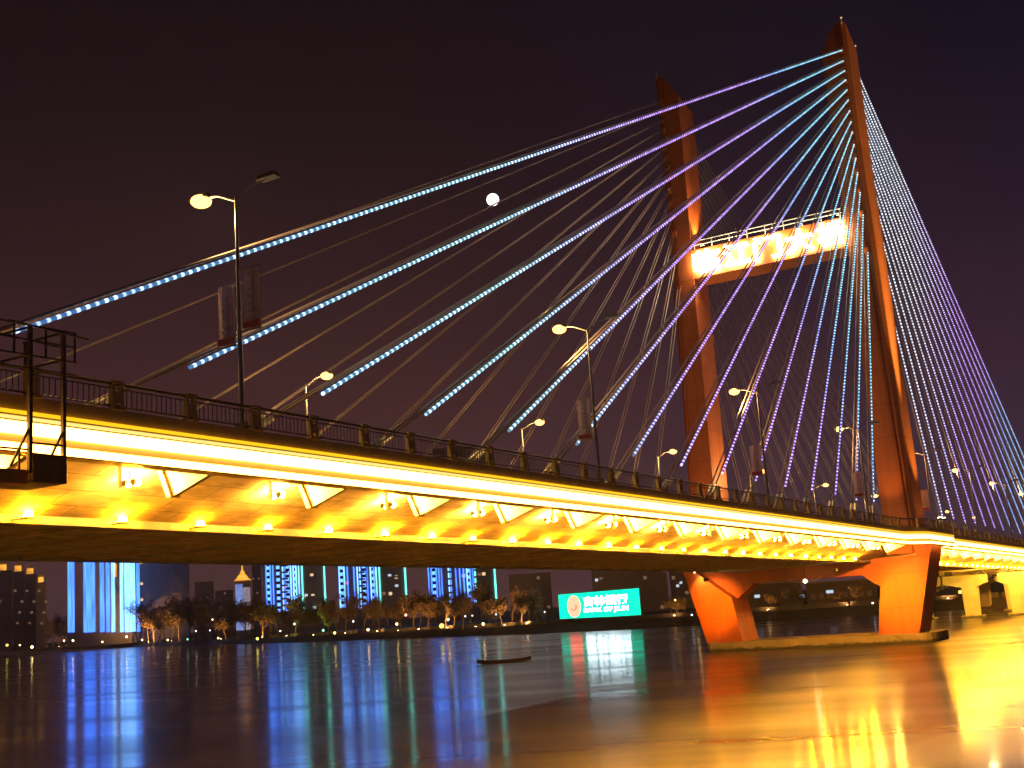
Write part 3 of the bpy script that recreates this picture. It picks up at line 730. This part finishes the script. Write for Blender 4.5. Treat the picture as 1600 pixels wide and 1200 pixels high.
for k, (X, y) in enumerate(((197.0, 39.8), (197.0, 33.0), (224, 38.0))):
    fl = floodlight(['floodlight under the deck aimed at the T-shaped side pier', 'floodlight under the deck aimed at the rightmost side pier', 'floodlight under the deck in the second row'][k], (X, y-3.5, T(X)-3.0), (X+8, y, 4), 5500, (1, .56, .05), 110)
    fl['group'] = 'floodlights under the right span'

# ------------------------------------------------------------------ raft on the river
bt = thing('wooden_boat', 'low dark flat wooden boat drifting on the river', 'boat', (128, 79, 0))
bx = Vector((.519, -.852, 0)); by = Vector((.852, .519, 0)); bc = Vector((128, 79.5, 0))
def bpnt(a, b_, z): return bc+bx*a+by*b_+Vector((0, 0, z))
hl = MB(); K = 9
for k in range(K):
    a = -3.3+6.6*k/(K-1); e = abs(k-(K-1)/2)/((K-1)/2); wd = .85*(1-.55*e**3); sh = .22*e**3
    hl.v += [bpnt(a, -wd*.75, -.05+sh), bpnt(a, wd*.75, -.05+sh), bpnt(a, wd, .38+sh), bpnt(a, wd-.1, .38+sh), bpnt(a, wd*.7, .1+sh), bpnt(a, -wd*.7, .1+sh), bpnt(a, -wd+.1, .38+sh), bpnt(a, -wd, .38+sh)]
for k in range(K-1):
    for j in range(8): a = k*8+j; b_ = k*8+(j+1) % 8; hl.f.append((a, b_, b_+8, a+8))
hl.f.append(tuple(range(8))); hl.f.append(tuple((K-1)*8+j for j in range(8)))
hl.build('hull', M_wood, bt)
th = MB()
for a in (-1.6, 0, 1.6): th.box(bpnt(a, 0, .33), (.3, 1.5, .05), math.atan2(by.y, by.x)-math.pi/2)
th.build('thwart', M_wood, bt)

# ------------------------------------------------------------------ LED billboard on the far bank
bl = Vector((305, 170.2, 2.55)); brt = Vector((282.5, 134.3, 2.45)); hb = 6.98
ex = (brt-bl); Wb = ex.length; ex.normalize(); ez = Vector((0, 0, 1)); nb = ex.cross(ez)   # nb points to the river
board = thing('billboard', 'glowing green bank billboard with white lettering and a round emblem on the far bank', 'billboard', (bl+brt)/2)
def bpt(u, v, o): return bl+ex*u+ez*v+nb*o
if nb.dot(-bl) < 0: nb = -nb
MB().hexa([bpt(0, 0, -.6), bpt(Wb, 0, -.6), bpt(Wb, 0, 0), bpt(0, 0, 0), bpt(0, hb, -.6), bpt(Wb, hb, -.6), bpt(Wb, hb, 0), bpt(0, hb, 0)]).build('cabinet', M_steel, board)
E_green = emit('screen_green', (.0, .78, .45), 1.7)
MB().hexa([bpt(.15, .15, .01), bpt(Wb-.15, .15, .01), bpt(Wb-.15, .15, .05), bpt(.15, .15, .05), bpt(.15, hb-.15, .01), bpt(Wb-.15, hb-.15, .01), bpt(Wb-.15, hb-.15, .05), bpt(.15, hb-.15, .05)]).build('screen', E_green, board)
E_white = emit('screen_white', (.74, .84, 1.0), 20); E_peach = emit('screen_peach', (1.0, .16, .10), 4.6); E_red = emit('screen_red', (1.0, .12, .05), 1.6)
text_mesh('lettering', '吉林银行', 4.6, .06, E_white, board, bpt(Wb*.60, hb*.64, .10), ex, ez, .016, (Wb*.53, hb*.36))
text_mesh('lettering', 'BANK OF JILIN', 2.75, .06, E_white, board, bpt(Wb*.60, hb*.285, .10), ex, ez, .012, (Wb*.53, hb*.20))
em = MB(); n = 24
pts = [(Wb*.205+3.6*math.cos(2*math.pi*k/n), hb*.48+2.9*math.sin(2*math.pi*k/n)) for k in range(n)]
em.prism(pts, .06, .12, lambda p, q_, o: bpt(p, q_, o)); em.build('emblem', E_peach, board)
sw = MB(); sp_ = [(Wb*.205+1.7*math.cos(R(a))-.1, hb*.47+1.1*math.sin(R(a))) for a in range(-150, 40, 20)]+[(Wb*.205+1.1*math.cos(R(a))-.1, hb*.47+.9*math.sin(R(a))) for a in range(30, -151, -20)]
sw.prism(sp_, .125, .16, lambda p, q_, o: bpt(p, q_, o)); sw.build('emblem_swoosh', E_red, board)
lg = MB()
for u in (2, Wb*.35, Wb*.65, Wb-2): lg.bar(bpt(u, -.9, -.3), bpt(u, 0, -.3), .5)
lg.build('support', M_steel, board)

# ------------------------------------------------------------------ far buildings
E_blue = emit('facade_led_blue', (.055, .19, 1.0), 3.0, var=.2, scale=.22)
E_blue2 = emit('facade_led_pale_blue', (.15, .40, 1.0), 3.8, var=.2, scale=.25)
E_teal = emit('facade_led_teal', (.14, .78, .66), 2.2, var=.25, scale=.2)
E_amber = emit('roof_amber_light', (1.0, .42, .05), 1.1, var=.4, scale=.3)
E_win = emit('lit_window_warm', (1.0, .72, .40), .9); E_winc = emit('lit_window_cool', (.7, .85, 1.0), .8); E_winp = emit('lit_window_pink', (1.0, .35, .45), .7)
E_dim = emit('lit_window_dim', (.9, .5, .3), .18)
for E_ in (E_blue, E_blue2):
    t = E_.node_tree; tn_ = [n for n in t.nodes if n.type == 'TEX_NOISE'][0]; tc_ = [n for n in t.nodes if n.type == 'TEX_COORD'][0]
    mp_ = t.nodes.new('ShaderNodeMapping'); mp_.inputs['Scale'].default_value = (3.2, 3.2, .12); t.links.new(tc_.outputs['Object'], mp_.inputs[0]); t.links.new(mp_.outputs[0], tn_.inputs[0]); tn_.inputs['Scale'].default_value = .5
    q_ = [n for n in t.nodes if n.type == 'MAP_RANGE'][0]; q_.inputs[3].default_value *= .55; q_.inputs[4].default_value *= 1.15
E_storey = emit('facade_led_storeys', (.085, .27, 1.0), 3.5)
t = E_storey.node_tree; c_ = t.nodes.new('ShaderNodeTexCoord'); z_ = t.nodes.new('ShaderNodeSeparateXYZ'); t.links.new(c_.outputs['Object'], z_.inputs[0])
dv_ = t.nodes.new('ShaderNodeMath'); dv_.operation = 'DIVIDE'; dv_.inputs[1].default_value = 3.0; t.links.new(z_.outputs['Z'], dv_.inputs[0])
fr_ = t.nodes.new('ShaderNodeMath'); fr_.operation = 'FRACT'; t.links.new(dv_.outputs[0], fr_.inputs[0])
gt_ = t.nodes.new('ShaderNodeMath'); gt_.operation = 'GREATER_THAN'; gt_.inputs[1].default_value = .48; t.links.new(fr_.outputs[0], gt_.inputs[0])
ml_ = t.nodes.new('ShaderNodeMath'); ml_.operation = 'MULTIPLY'; ml_.inputs[1].default_value = 3.5; t.links.new(gt_.outputs[0], ml_.inputs[0])
t.links.new(ml_.outputs[0], t.nodes['Emission'].inputs[1])
class Bld:
    """a building D metres off whose facade faces the river; u runs right in metres, v up from the ground"""
    def __init__(s, x0, x1, yb, D, height, depth, label, M, cat='building', group=None, name='apartment_tower'):
        s.p0 = at_d(x0, yb, D); s.p1 = at_d(x1, yb, D); s.p0.z = s.p1.z = 2.2
        s.ex = (s.p1-s.p0); s.W = s.ex.length; s.ex.normalize(); s.n = Vector((-s.ex.y, s.ex.x, 0))
        if s.n.dot(s.p0) > 0: s.n = -s.n
        s.H = height; s.ppm = FPX/D; s.x0 = x0; s.D = D
        s.o = thing(name, label, cat, (s.p0+s.p1)/2-s.n*depth/2, group)
        s.slab(0, s.W, 0, height, -depth, 0).build('tower_block', M, s.o)
        s.M = M
    def P(s, u, v, o): return s.p0+s.ex*u+Vector((0, 0, v))+s.n*o
    def slab(s, u0, u1, v0, v1, o0, o1, mb=None):
        P = s.P; mb = mb or MB()
        return mb.hexa([P(u0, v0, o0), P(u1, v0, o0), P(u1, v0, o1), P(u0, v0, o1), P(u0, v1, o0), P(u1, v1, o0), P(u1, v1, o1), P(u0, v1, o1)])
    def u(s, x): return (x-s.x0)/s.ppm
    def v(s, y, x): return at_d(x, y, s.D).z-2.2
    def column(s, x, w, y0, y1, E, nm='light_column'):
        u = s.u(x); s.slab(u-w/2, u+w/2, max(.3, s.v(y0, x)), min(s.v(y1, x), s.H-.2), .02, .35).build(nm, E, s.o)
    def dotted(s, x, w, y0, y1, E):
        u = s.u(x); s.slab(u-w/2, u+w/2, s.v(y0, x), min(s.v(y1, x), s.H-1), .02, .3).build('light_column', E, s.o)
    def window(s, x, y, E, w=1.6, h_=1.5):
        u, v = s.u(x), s.v(y, x)
        if v < .4 or v > s.H-2: return
        s.slab(u-w/2, u+w/2, v, v+h_, .015, .09).build('window', E, s.o)
    def balconies(s, u0, u1, v0, v1, step=3.2):
        pl = [(.01, v0)]; v = v0                      # a comb profile: one continuous stack
        while v < v1-step: pl += [(1.1, v), (1.1, v+.9), (.06, v+.9), (.06, v+step)]; v += step
        pl += [(.06, v), (.01, v)]
        MB().prism(pl, u0, u1, lambda o, v_, u: s.P(u, v_, o)).build('balcony_stack', s.M, s.o)
    def crown(s, E=None):
        s.slab(s.W*.2, s.W*.8, s.H, s.H+4, -9, -2).build('roof_house', s.M, s.o)
# blue lit slab at left
B = Bld(105, 207, 1008, 760, 74, 16, 'apartment tower with broad bright blue light panels', M_tower_b)
for a, b_, E in ((106, 115, E_blue), (127.5, 143.5, E_blue), (150, 156, E_blue), (158.5, 164, E_blue), (166, 171, E_blue2), (178, 183, E_blue2), (184.5, 199.5, E_blue2), (201, 206, E_blue)):
    B.column((a+b_)/2, (b_-a)/B.ppm, 988, 760, E, 'light_panel')
B.column(171.5, 1.6, 902, 881, E_amber, 'amber_sign')
B.slab(.3, B.u(127), B.v(875, 110), B.v(869, 110), .36, .8).build('amber_ledge', E_amber, B.o)
B.crown()
# dark tower right of it
B = Bld(209, 298, 1005, 780, 70, 16, 'unlit dark apartment tower beside the blue lit tower', M_tower_b)
for y in (875, 881, 914, 939): B.window(221, y, E_win)
for x in (232, 250, 268, 284): B.balconies(B.u(x)-2, B.u(x)+2, 12, 68)
B.crown()
# stepped group at far left
for k, (x0, x1, yt) in enumerate(((-16, 19, 892), (19.5, 38, 893), (38.5, 57, 897), (57.5, 72, 910))):
    B = Bld(x0, x1, 1012, 820+25*k, 10, 14, ['leftmost tower with an orange lit crown', 'second tower with an orange lit crown', 'third tower with a small orange lit crown', 'lowest tower with an orange lit crown'][k], M_tower_c, group='towers with orange lit crowns at far left')
    hh = B.v(yt, x0+4); B.o.children[0].data.transform(Matrix.Identity(4))
    me = B.o.children[0].data
    for v_ in me.vertices:
        if v_.co.z > 5-0: v_.co.z = hh+2.2-B.o.location.z
    B.H = hh
    B.slab(B.W*.15, B.W*.72, hh+.02, hh+3.6, -6, -.5).build('lit_crown', E_amber, B.o)
    B.slab(B.W*.25, B.W*.75, hh+3.62, hh+5.5, -5, -1.5).build('crown_cap', M_tower_c, B.o)
    for j in range(4): B.window(x0+3+j*3.1, 925+17*((j*3) % 4), E_dim)
    B.balconies(B.W*.2, B.W*.45, 6, hh-4); B.balconies(B.W*.6, B.W*.85, 6, hh-4)
# lower pale blocks and the small ornate tower
B = Bld(306, 336, 1003, 900, 38, 14, 'dim low pale block between the dark tower and the ornate tower', M_tower_c)
for j in range(5): B.window(310+5*j, 935+5*(j % 3), E_dim)
B.balconies(1, B.W*.4, 5, 34); B.balconies(B.W*.55, B.W-1, 5, 34)
B = Bld(369, 394, 1000, 700, 30, 12, 'small ornate tower with a lit orange pagoda-like roof', M_tower_c, name='ornate_tower')
hh = B.H = 30
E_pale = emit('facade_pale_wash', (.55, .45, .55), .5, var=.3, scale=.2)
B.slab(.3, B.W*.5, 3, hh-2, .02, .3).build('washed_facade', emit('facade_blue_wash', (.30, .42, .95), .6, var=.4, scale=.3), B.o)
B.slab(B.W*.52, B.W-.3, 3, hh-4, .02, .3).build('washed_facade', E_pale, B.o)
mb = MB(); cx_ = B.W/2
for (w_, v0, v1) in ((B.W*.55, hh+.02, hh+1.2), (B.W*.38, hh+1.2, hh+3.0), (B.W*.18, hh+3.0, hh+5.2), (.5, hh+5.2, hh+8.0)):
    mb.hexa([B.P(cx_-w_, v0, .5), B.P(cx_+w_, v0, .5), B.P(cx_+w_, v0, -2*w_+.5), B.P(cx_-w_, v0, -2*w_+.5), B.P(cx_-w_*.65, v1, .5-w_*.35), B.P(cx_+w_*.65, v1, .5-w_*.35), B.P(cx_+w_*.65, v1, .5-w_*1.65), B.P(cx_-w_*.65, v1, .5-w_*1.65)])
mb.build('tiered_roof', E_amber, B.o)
# three pairs of striped towers
def striped(x0, xs_, x1, ybase, ylow, D, cols, dots, edge, wins, label):
    B = Bld(x0, x1, ybase, D, 78, 15, label, M_tower_b, group='towers with blue light columns')
    for x in cols: B.column(x, .55, ylow, 770, E_blue2 if int(x) % 2 else E_blue)
    for x in dots: B.dotted(x, 1.5, ylow, 770, E_storey)
    B.column(xs_, .75, ylow, 770, E_teal, 'edge_light')
    B.column(edge, .85, ylow-2, 770, E_teal, 'edge_light')
    for x, y, e in wins: B.window(x, y, e)
    for x in (x0+.35*(x1-x0), x0+.72*(x1-x0), x0+.82*(x1-x0)): B.balconies(B.u(x)-1.6, B.u(x)+1.6, 10, 74)
    B.crown()
striped(413, 472, 508, 990, 957, 620, [418.5, 424.5, 428.5, 443, 446, 455, 459, 463, 467], [421, 436, 450, 461], 505.5,
        [(485, 878, E_win), (486.5, 901, E_win), (477, 933, E_winc), (487, 933, E_win), (489, 952, E_winc), (480, 880, E_dim), (486, 958, E_win), (421, 921, E_winp), (446, 919, E_winp)], 'leftmost tower with thin blue light columns and a teal edge line')
striped(530, 594.5, 637, 985, 950, 600, [533.5, 541, 546, 556, 561, 565, 576, 581, 586, 589.5], [537, 571, 585], 634,
        [(610, 902, E_winc), (610, 930, E_win), (620, 904, E_win), (620, 917, E_winc), (600, 930, E_dim), (609, 884, E_dim), (571, 910, E_winp), (545, 913, E_winp)], 'middle tower with thin blue light columns and a teal edge line')
striped(671, 745.5, 779, 980, 941, 580, [674, 678.5, 686, 690, 694, 705, 708, 716, 722, 728, 733, 738, 742], [682, 735], 776,
        [(757, 891, E_win), (759, 899, E_win), (752, 900, E_dim), (759, 927, E_dim), (728, 902, E_winc)], 'rightmost tower with thin blue light columns and a teal edge line')
# dark blocks between and behind the billboard
for (x0, x1, yb, D, hh, lab) in ((338, 366, 1000, 860, 30, 'dim dark block left of the ornate tower'), (397, 411, 1000, 880, 60, 'narrow dark block left of the striped towers'), (800, 866, 980, 470, 17, 'low dark building left of the billboard'),
                                 (930, 1048, 970, 420, 24, 'dark building with a white roof light behind the billboard'), (1052, 1100, 965, 440, 19, 'dark building left of the far pier leg')):
    B = Bld(x0, x1, yb, D, hh, 13, lab, M_tower_b, name='dark_building')
    B.balconies(B.W*.1, B.W*.35, 3, hh-2); B.balconies(B.W*.55, B.W*.9, 3, hh-2)
    for j in range(5): B.window(x0+(x1-x0)*(.12+.19*j), 905+23*((j*2) % 3), E_dim, 1.2, 1.1)
    if x0 == 930:
        B.slab(B.u(972), B.u(1002), hh+.3, hh+.75, -.6, -.1).build('roof_light', E_winc, B.o)
        for x, y in ((1043, 893), (1075, 892), (937, 908)): B.window(x, y, E_winc, 1, .9)
    if x0 == 1052:
        for x, y in ((1063, 917), (1068, 912), (1075, 892)): B.window(x, y, E_winc, 1, .9)
# low buildings under the bridge
M_hall = mat('hall_render', (.20, .14, .10), .85, var=.2, scale=.1)
B = Bld(1170, 1256, 948, 330, 6.0, 12, 'low pale hall behind the tower portal, left of the long wall', M_hall, name='riverside_hall')
for x in (1184, 1228, 1249): B.window(x, 934, E_winc, 1.4, .8)
B.slab(0, B.W, 6.02, 6.4, -12.3, .4).build('roof', M_tower_b, B.o)
B = Bld(1262, 1372, 944, 330, 5.2, 12, 'long pale hall seen through the tower portal', M_hall, name='riverside_hall')
for x in (1296,): B.window(x, 927, E_winc, 1.8, .8)
for j in range(8): B.slab(B.W*(.06+.115*j), B.W*(.06+.115*j)+1.2, 1.2, 2.6, .015, .09).build('window', M_tower_b, B.o)
B.slab(0, B.W, 5.22, 5.6, -12.3, .4).build('roof', M_tower_b, B.o)

# ------------------------------------------------------------------ bank lamps
def bank_lamp(px, py, D, col, st, rad, label, zmin=2.2):
    st *= .45
    p = at_d(px, py, D)
    r = thing('bank_lamp', label, 'lamp', (p.x, p.y, 2.0), 'lamps along the far river bank')
    h_ = max(p.z-2.0, .5)
    MB().tube([(p.x, p.y, 2.0), (p.x, p.y, 2.0+h_)], .07, 6).build('post', M_steel, r)
    MB().ball((p.x, p.y, 2.0+h_), rad, 8, 6).build('globe', emit('bank_globe', col, st), r, True)
WM, GR, CW, YL, RD = (1, .62, .22), (.25, .9, .5), (.85, .92, 1), (1, .75, .08), (1, .25, .2)
BL = [(50, 1011, 640, WM, 60, .5, 'brightest golden lamp at the water edge on the far left'), (11, 1008, 660, YL, 18, .5, 'yellowish lamp under trees at the far left'), (114, 1001, 560, WM, 45, .35, 'golden lamp under the trees below the blue tower'),
      (198, 995, 520, WM, 40, .35, 'golden lamp right of the blue tower under trees'), (31, 1008, 600, WM, 25, .3, 'small lamp left of the brightest golden lamp'), (100, 1001, 560, WM, 25, .3, 'small lamp left of the golden lamp under trees'),
      (306, 986, 470, CW, 20, .22, 'cool white lamp in the dark trees'), (293, 999, 450, GR, 8, .28, 'green lamp near the water'), (332, 968, 480, WM, 20, .25, 'high warm lamp left of the ornate tower'), (328, 985, 470, CW, 14, .2, 'small white lamp below the high warm lamp'),
      (341, 997, 440, WM, 16, .3, 'amber lamp at the foot of the dark trees'), (402, 998, 400, YL, 26, .35, 'yellow lamp below the left striped tower'), (438, 986, 390, WM, 18, .22, 'warm lamp below the left striped tower'),
      (523, 989, 360, YL, 30, .3, 'bright yellow lamp between the striped towers'), (575, 984, 340, WM, 34, .3, 'warm lamp at the bank below the middle tower'), (552, 971, 350, CW, 16, .2, 'white lamp below the middle striped tower'),
      (634, 961, 345, RD, 12, .35, 'pink red lamp among the trees'), (690, 978, 310, YL, 9, .55, 'tall yellow lantern on the bank'), (727, 963, 320, CW, 12, .18, 'white lamp below the right striped tower'), (738, 962, 320, CW, 10, .16, 'second white lamp below the right striped tower'),
      (775, 960, 310, CW, 10, .16, 'white lamp right of the right striped tower'), (851, 956, 300, CW, 12, .14, 'tiny white lamp left of the billboard'), (1081, 962, 265, CW, 14, .16, 'white lamp left of the far pier leg'),
      (1085, 920, 300, WM, 60, .22, 'bright lamp peeking from behind the far pier leg'), (1055, 938, 290, WM, 14, .25, 'warm lamp inside a small lit tree by the pier'), (1365, 955, 262, CW, 14, .16, 'white lamp beside the near pier leg'),
      (620, 975, 340, WM, 25, .3, 'warm lamp lighting trees left of the yellow lantern'), (700, 968, 325, WM, 25, .3, 'warm lamp lighting trees below the right striped tower'), (755, 975, 300, WM, 25, .3, 'warm lamp in the trees left of the billboard'),
      (460, 975, 385, GR, 14, .3, 'green lamp in a lit tree'), (505, 985, 365, GR, 9, .3, 'green lamp at the foot of a tree'), (222, 1000, 500, WM, 28, .3, 'warm lamp in the tree clump right of the blue tower'), (160, 1003, 530, WM, 25, .3, 'warm lamp behind the trees below the blue tower'),
      (262, 1000, 480, WM, 22, .3, 'warm lamp under the bare trees at left'), (1500, 925, 265, YL, 14, .3, 'yellow lamp under the right span')]
for a in BL: bank_lamp(*a)

# ------------------------------------------------------------------ trees
def tree_proto(seed, hgt, spread, leafy, dens):
    rg = random.Random(seed); wood = MB(); tw = MB()
    def branch(p, d, L, r, lev):
        n = 4; pts = [p]; q_ = p.copy(); dd = d.copy()
        for k in range(n):
            dd = (dd+Vector((rg.uniform(-.18, .18), rg.uniform(-.18, .18), rg.uniform(-.05, .14)))).normalized(); q_ = q_+dd*L/n; pts.append(q_.copy())
        wood.tube(pts, [r*(1-.6*k/n) for k in range(n+1)], 5 if lev < 2 else 3, False)
        if lev < 3:
            for c_ in range(rg.randint(3, 4) if lev else 5):
                b0 = pts[rg.randint(1 if lev else 2, n)]; az = rg.uniform(0, 6.28); tilt = rg.uniform(.45, .95)
                nd = (dd*math.cos(tilt)+Vector((math.cos(az), math.sin(az), .15))*math.sin(tilt)*spread).normalized()
                branch(b0, nd, L*rg.uniform(.5, .72), r*.5, lev+1)
        if lev >= 2:
            for c_ in range(dens):
                b0 = pts[rg.randint(1, n)]+Vector((rg.gauss(0, .4), rg.gauss(0, .4), rg.gauss(0, .35))); 
                dv = Vector((rg.uniform(-1, 1), rg.uniform(-1, 1), rg.uniform(-.9 if leafy else -.5, 1))).normalized()
                sv = dv.cross(Vector((rg.uniform(-1, 1), rg.uniform(-1, 1), rg.uniform(-1, 1)))).normalized()
                L2 = rg.uniform(.35, .8) if not leafy else rg.uniform(.25, .5); w2 = .035 if not leafy else .16
                tw.quad(b0-sv*w2, b0+sv*w2, b0+dv*L2+sv*w2*.5, b0+dv*L2-sv*w2*.5)
    branch(Vector((0, 0, -.2)), Vector((0, 0, 1)), hgt*.45, hgt*.022, 0)
    r = thing('bank_tree', 'tree', 'tree')
    wood.build('trunk', M_bark, r); tw.build('crown', M_leafg if leafy == 2 else M_twig, r)
    return r
PT = [tree_proto(1, 10, 1.0, 0, 26), tree_proto(2, 9, 1.15, 1, 22), tree_proto(3, 11, .85, 0, 26), tree_proto(4, 8.5, 1.2, 2, 24), tree_proto(5, 10, 1.05, 1, 24)]
used = set()
def place_tree(kind, px, D, sc, label, rz):
    p = at_d(px, 1000, D); root = PT[kind]
    loc = (p.x, p.y, 2.0)
    if kind not in used: o = root; o.location = loc; used.add(kind)
    else: o = copy_tree(root, loc)
    o.scale = (sc, sc, sc*rnd.uniform(.92, 1.1)); o.rotation_euler = (0, 0, rz)
    o['label'] = label; o['category'] = 'tree'; o['group'] = 'trees along the far river bank'
def shore_d(px):
    r = ray(px, 1000); best = None; a = math.atan2(r.y, r.x)
    for (x1, y1), (x2, y2) in zip(SHORE, SHORE[1:]):
        a1, a2 = math.atan2(y1, x1), math.atan2(y2, x2)
        if min(a1, a2) <= a <= max(a1, a2) and abs(a2-a1) > 1e-6:
            t_ = (a-a1)/(a2-a1); return math.hypot(x1+(x2-x1)*t_, y1+(y2-y1)*t_)
    return 300
SPEC = []
px = -22
while px < 862:
    SPEC.append(px); px += rnd.uniform(9, 17) if px > 260 else rnd.uniform(6, 11)
KN = ['bare spreading tree', 'russet leafy tree', 'tall bare upright tree', 'green leafy tree', 'bushy brown tree']
marks = [(15, 'far left lamp'), (50, 'brightest golden lamp'), (110, 'left half of the blue tower'), (160, 'middle of the blue tower'), (205, 'right edge of the blue tower'), (250, 'dark tower'), (320, 'low pale block'), (382, 'ornate tower'), (440, 'left striped tower'), (505, 'left teal edge line'), (562, 'middle striped tower'), (634, 'second teal edge line'), (690, 'yellow lantern'), (740, 'right striped tower'), (776, 'last teal edge line'), (850, 'gap left of the billboard')]
cnt = {}
for i, px in enumerate(SPEC):
    kind = rnd.choice([0, 0, 1, 1, 2, 4, 4, 3 if 430 < px < 530 else 0])
    back = 14+rnd.uniform(0, 26)
    D = shore_d(px)+back
    mk = min(marks, key=lambda q_: abs(q_[0]-px))
    key = (kind, mk[1]); cnt[key] = cnt.get(key, 0)+1
    side = ' to the left' if px < mk[0] else ' to the right'
    place_tree(kind, px, D, rnd.uniform(1.0, 1.4)*min(2.3, max(.85, D/360)), f'{["", "", "second ", "third ", "fourth ", "fifth ", "sixth "][min(cnt[key], 6)]}{KN[kind]} below the {mk[1]},{side}', rnd.uniform(0, 6.28))
for i, (px, kind, sc) in enumerate(((1064, 0, .55), (1055, 1, .62), (1074, 4, .5), (1210, 1, .5), (1240, 4, .55), (1262, 0, .5), (1318, 1, .45), (1345, 4, .5), (1478, 3, .9), (1505, 4, .8), (1540, 0, .9), (1590, 3, .8))):
    W_ = ['between the lit tree and the far pier leg', 'lit from within left of the far pier leg', 'hard by the far pier leg', 'seen through the left of the portal', 'seen in the middle of the portal', 'seen just right of the portal middle', 'in front of the long hall', 'near the near pier leg', 'just right of the near pier leg', 'behind the T-shaped pier', 'between the yellow side piers', 'at the right edge under the deck'][i]
    place_tree(kind, px, shore_d(px)+14, sc, f'{KN[kind]} on the bank {W_}', i*1.3)

def tree_uplight(px, back, power, col, label):
    D = shore_d(px)+back; p = at_d(px, 1000, D); pos = Vector((p.x, p.y, 2.35)); inl = Vector((p.x, p.y, 0)).normalized()
    r = thing('tree_uplight', label, 'floodlight', pos, 'uplights under the bank trees')
    MB().box(pos+Vector((0, 0, -.12)), (.4, .4, .2)).build('housing', M_steel, r)
    MB().box(pos+Vector((0, 0, .0)), (.3, .3, .03)).build('lens', E_flood2, r)
    spot(r, pos+Vector((0, 0, .1)), pos+inl*9+Vector((0, 0, 7)), power, col, 120, 1.0, .3)
UL = [(-8, 'at the far left edge'), (20, 'right of the far left edge lamp'), (62, 'right of the brightest golden lamp'), (92, 'left of the blue tower'), (128, 'below the left of the blue tower'), (165, 'below the amber sign'), (205, 'under the bright tree right of the blue tower'), (232, 'below the dark tower'), (268, 'under the bare trees'), (345, 'left of the ornate tower'), (410, 'below the left striped tower edge'),
      (448, 'below the left striped tower'), (490, 'below the left teal line'), (540, 'below the middle striped tower'), (590, 'right part of the middle striped tower'), (622, 'left of the pink red lamp'), (655, 'right of the pink red lamp'), (700, 'below the right striped tower'), (745, 'at the right edge of the striped towers'), (790, 'right of the last teal line'), (825, 'in the gap left of the billboard')]
for k, (px, w_) in enumerate(UL):
    tree_uplight(px, 8+5*(k % 3), [2600, 4200, 3300, 5000][k % 4]*(10.0 if px < 300 else 2.4), (1, .50, .14) if px not in (448, 490) else (.75, .70, .12), 'small warm uplight under the trees '+w_)
for k, (px, w_) in enumerate(((1057, 'left of the far pier leg'), (1205, 'at the left of the portal'), (1330, 'at the right of the portal'), (1490, 'right of the near pier leg'), (1545, 'under the right span'))):
    tree_uplight(px, 9, 1600, (1, .50, .14), 'small warm uplight under the trees '+w_)

# ------------------------------------------------------------------ night haze over the river
hm = bpy.data.materials.new('night_haze'); hm.use_nodes = True; t = hm.node_tree; t.nodes.clear()
pv = t.nodes.new('ShaderNodeVolumePrincipled'); pv.inputs['Color'].default_value = (.92, .92, .95, 1); pv.inputs['Density'].default_value = .00013; pv.inputs['Anisotropy'].default_value = .55
o_ = t.nodes.new('ShaderNodeOutputMaterial'); t.links.new(pv.outputs[0], o_.inputs['Volume'])
hb_ = MB().hexa([(-600, -1200, -8), (2600, -1200, -8), (2600, 3900, -8), (-600, 3900, -8), (-600, -1200, 150), (2600, -1200, 150), (2600, 3900, 150), (-600, 3900, 150)])
tag(hb_.build('haze', hm), kind='stuff')
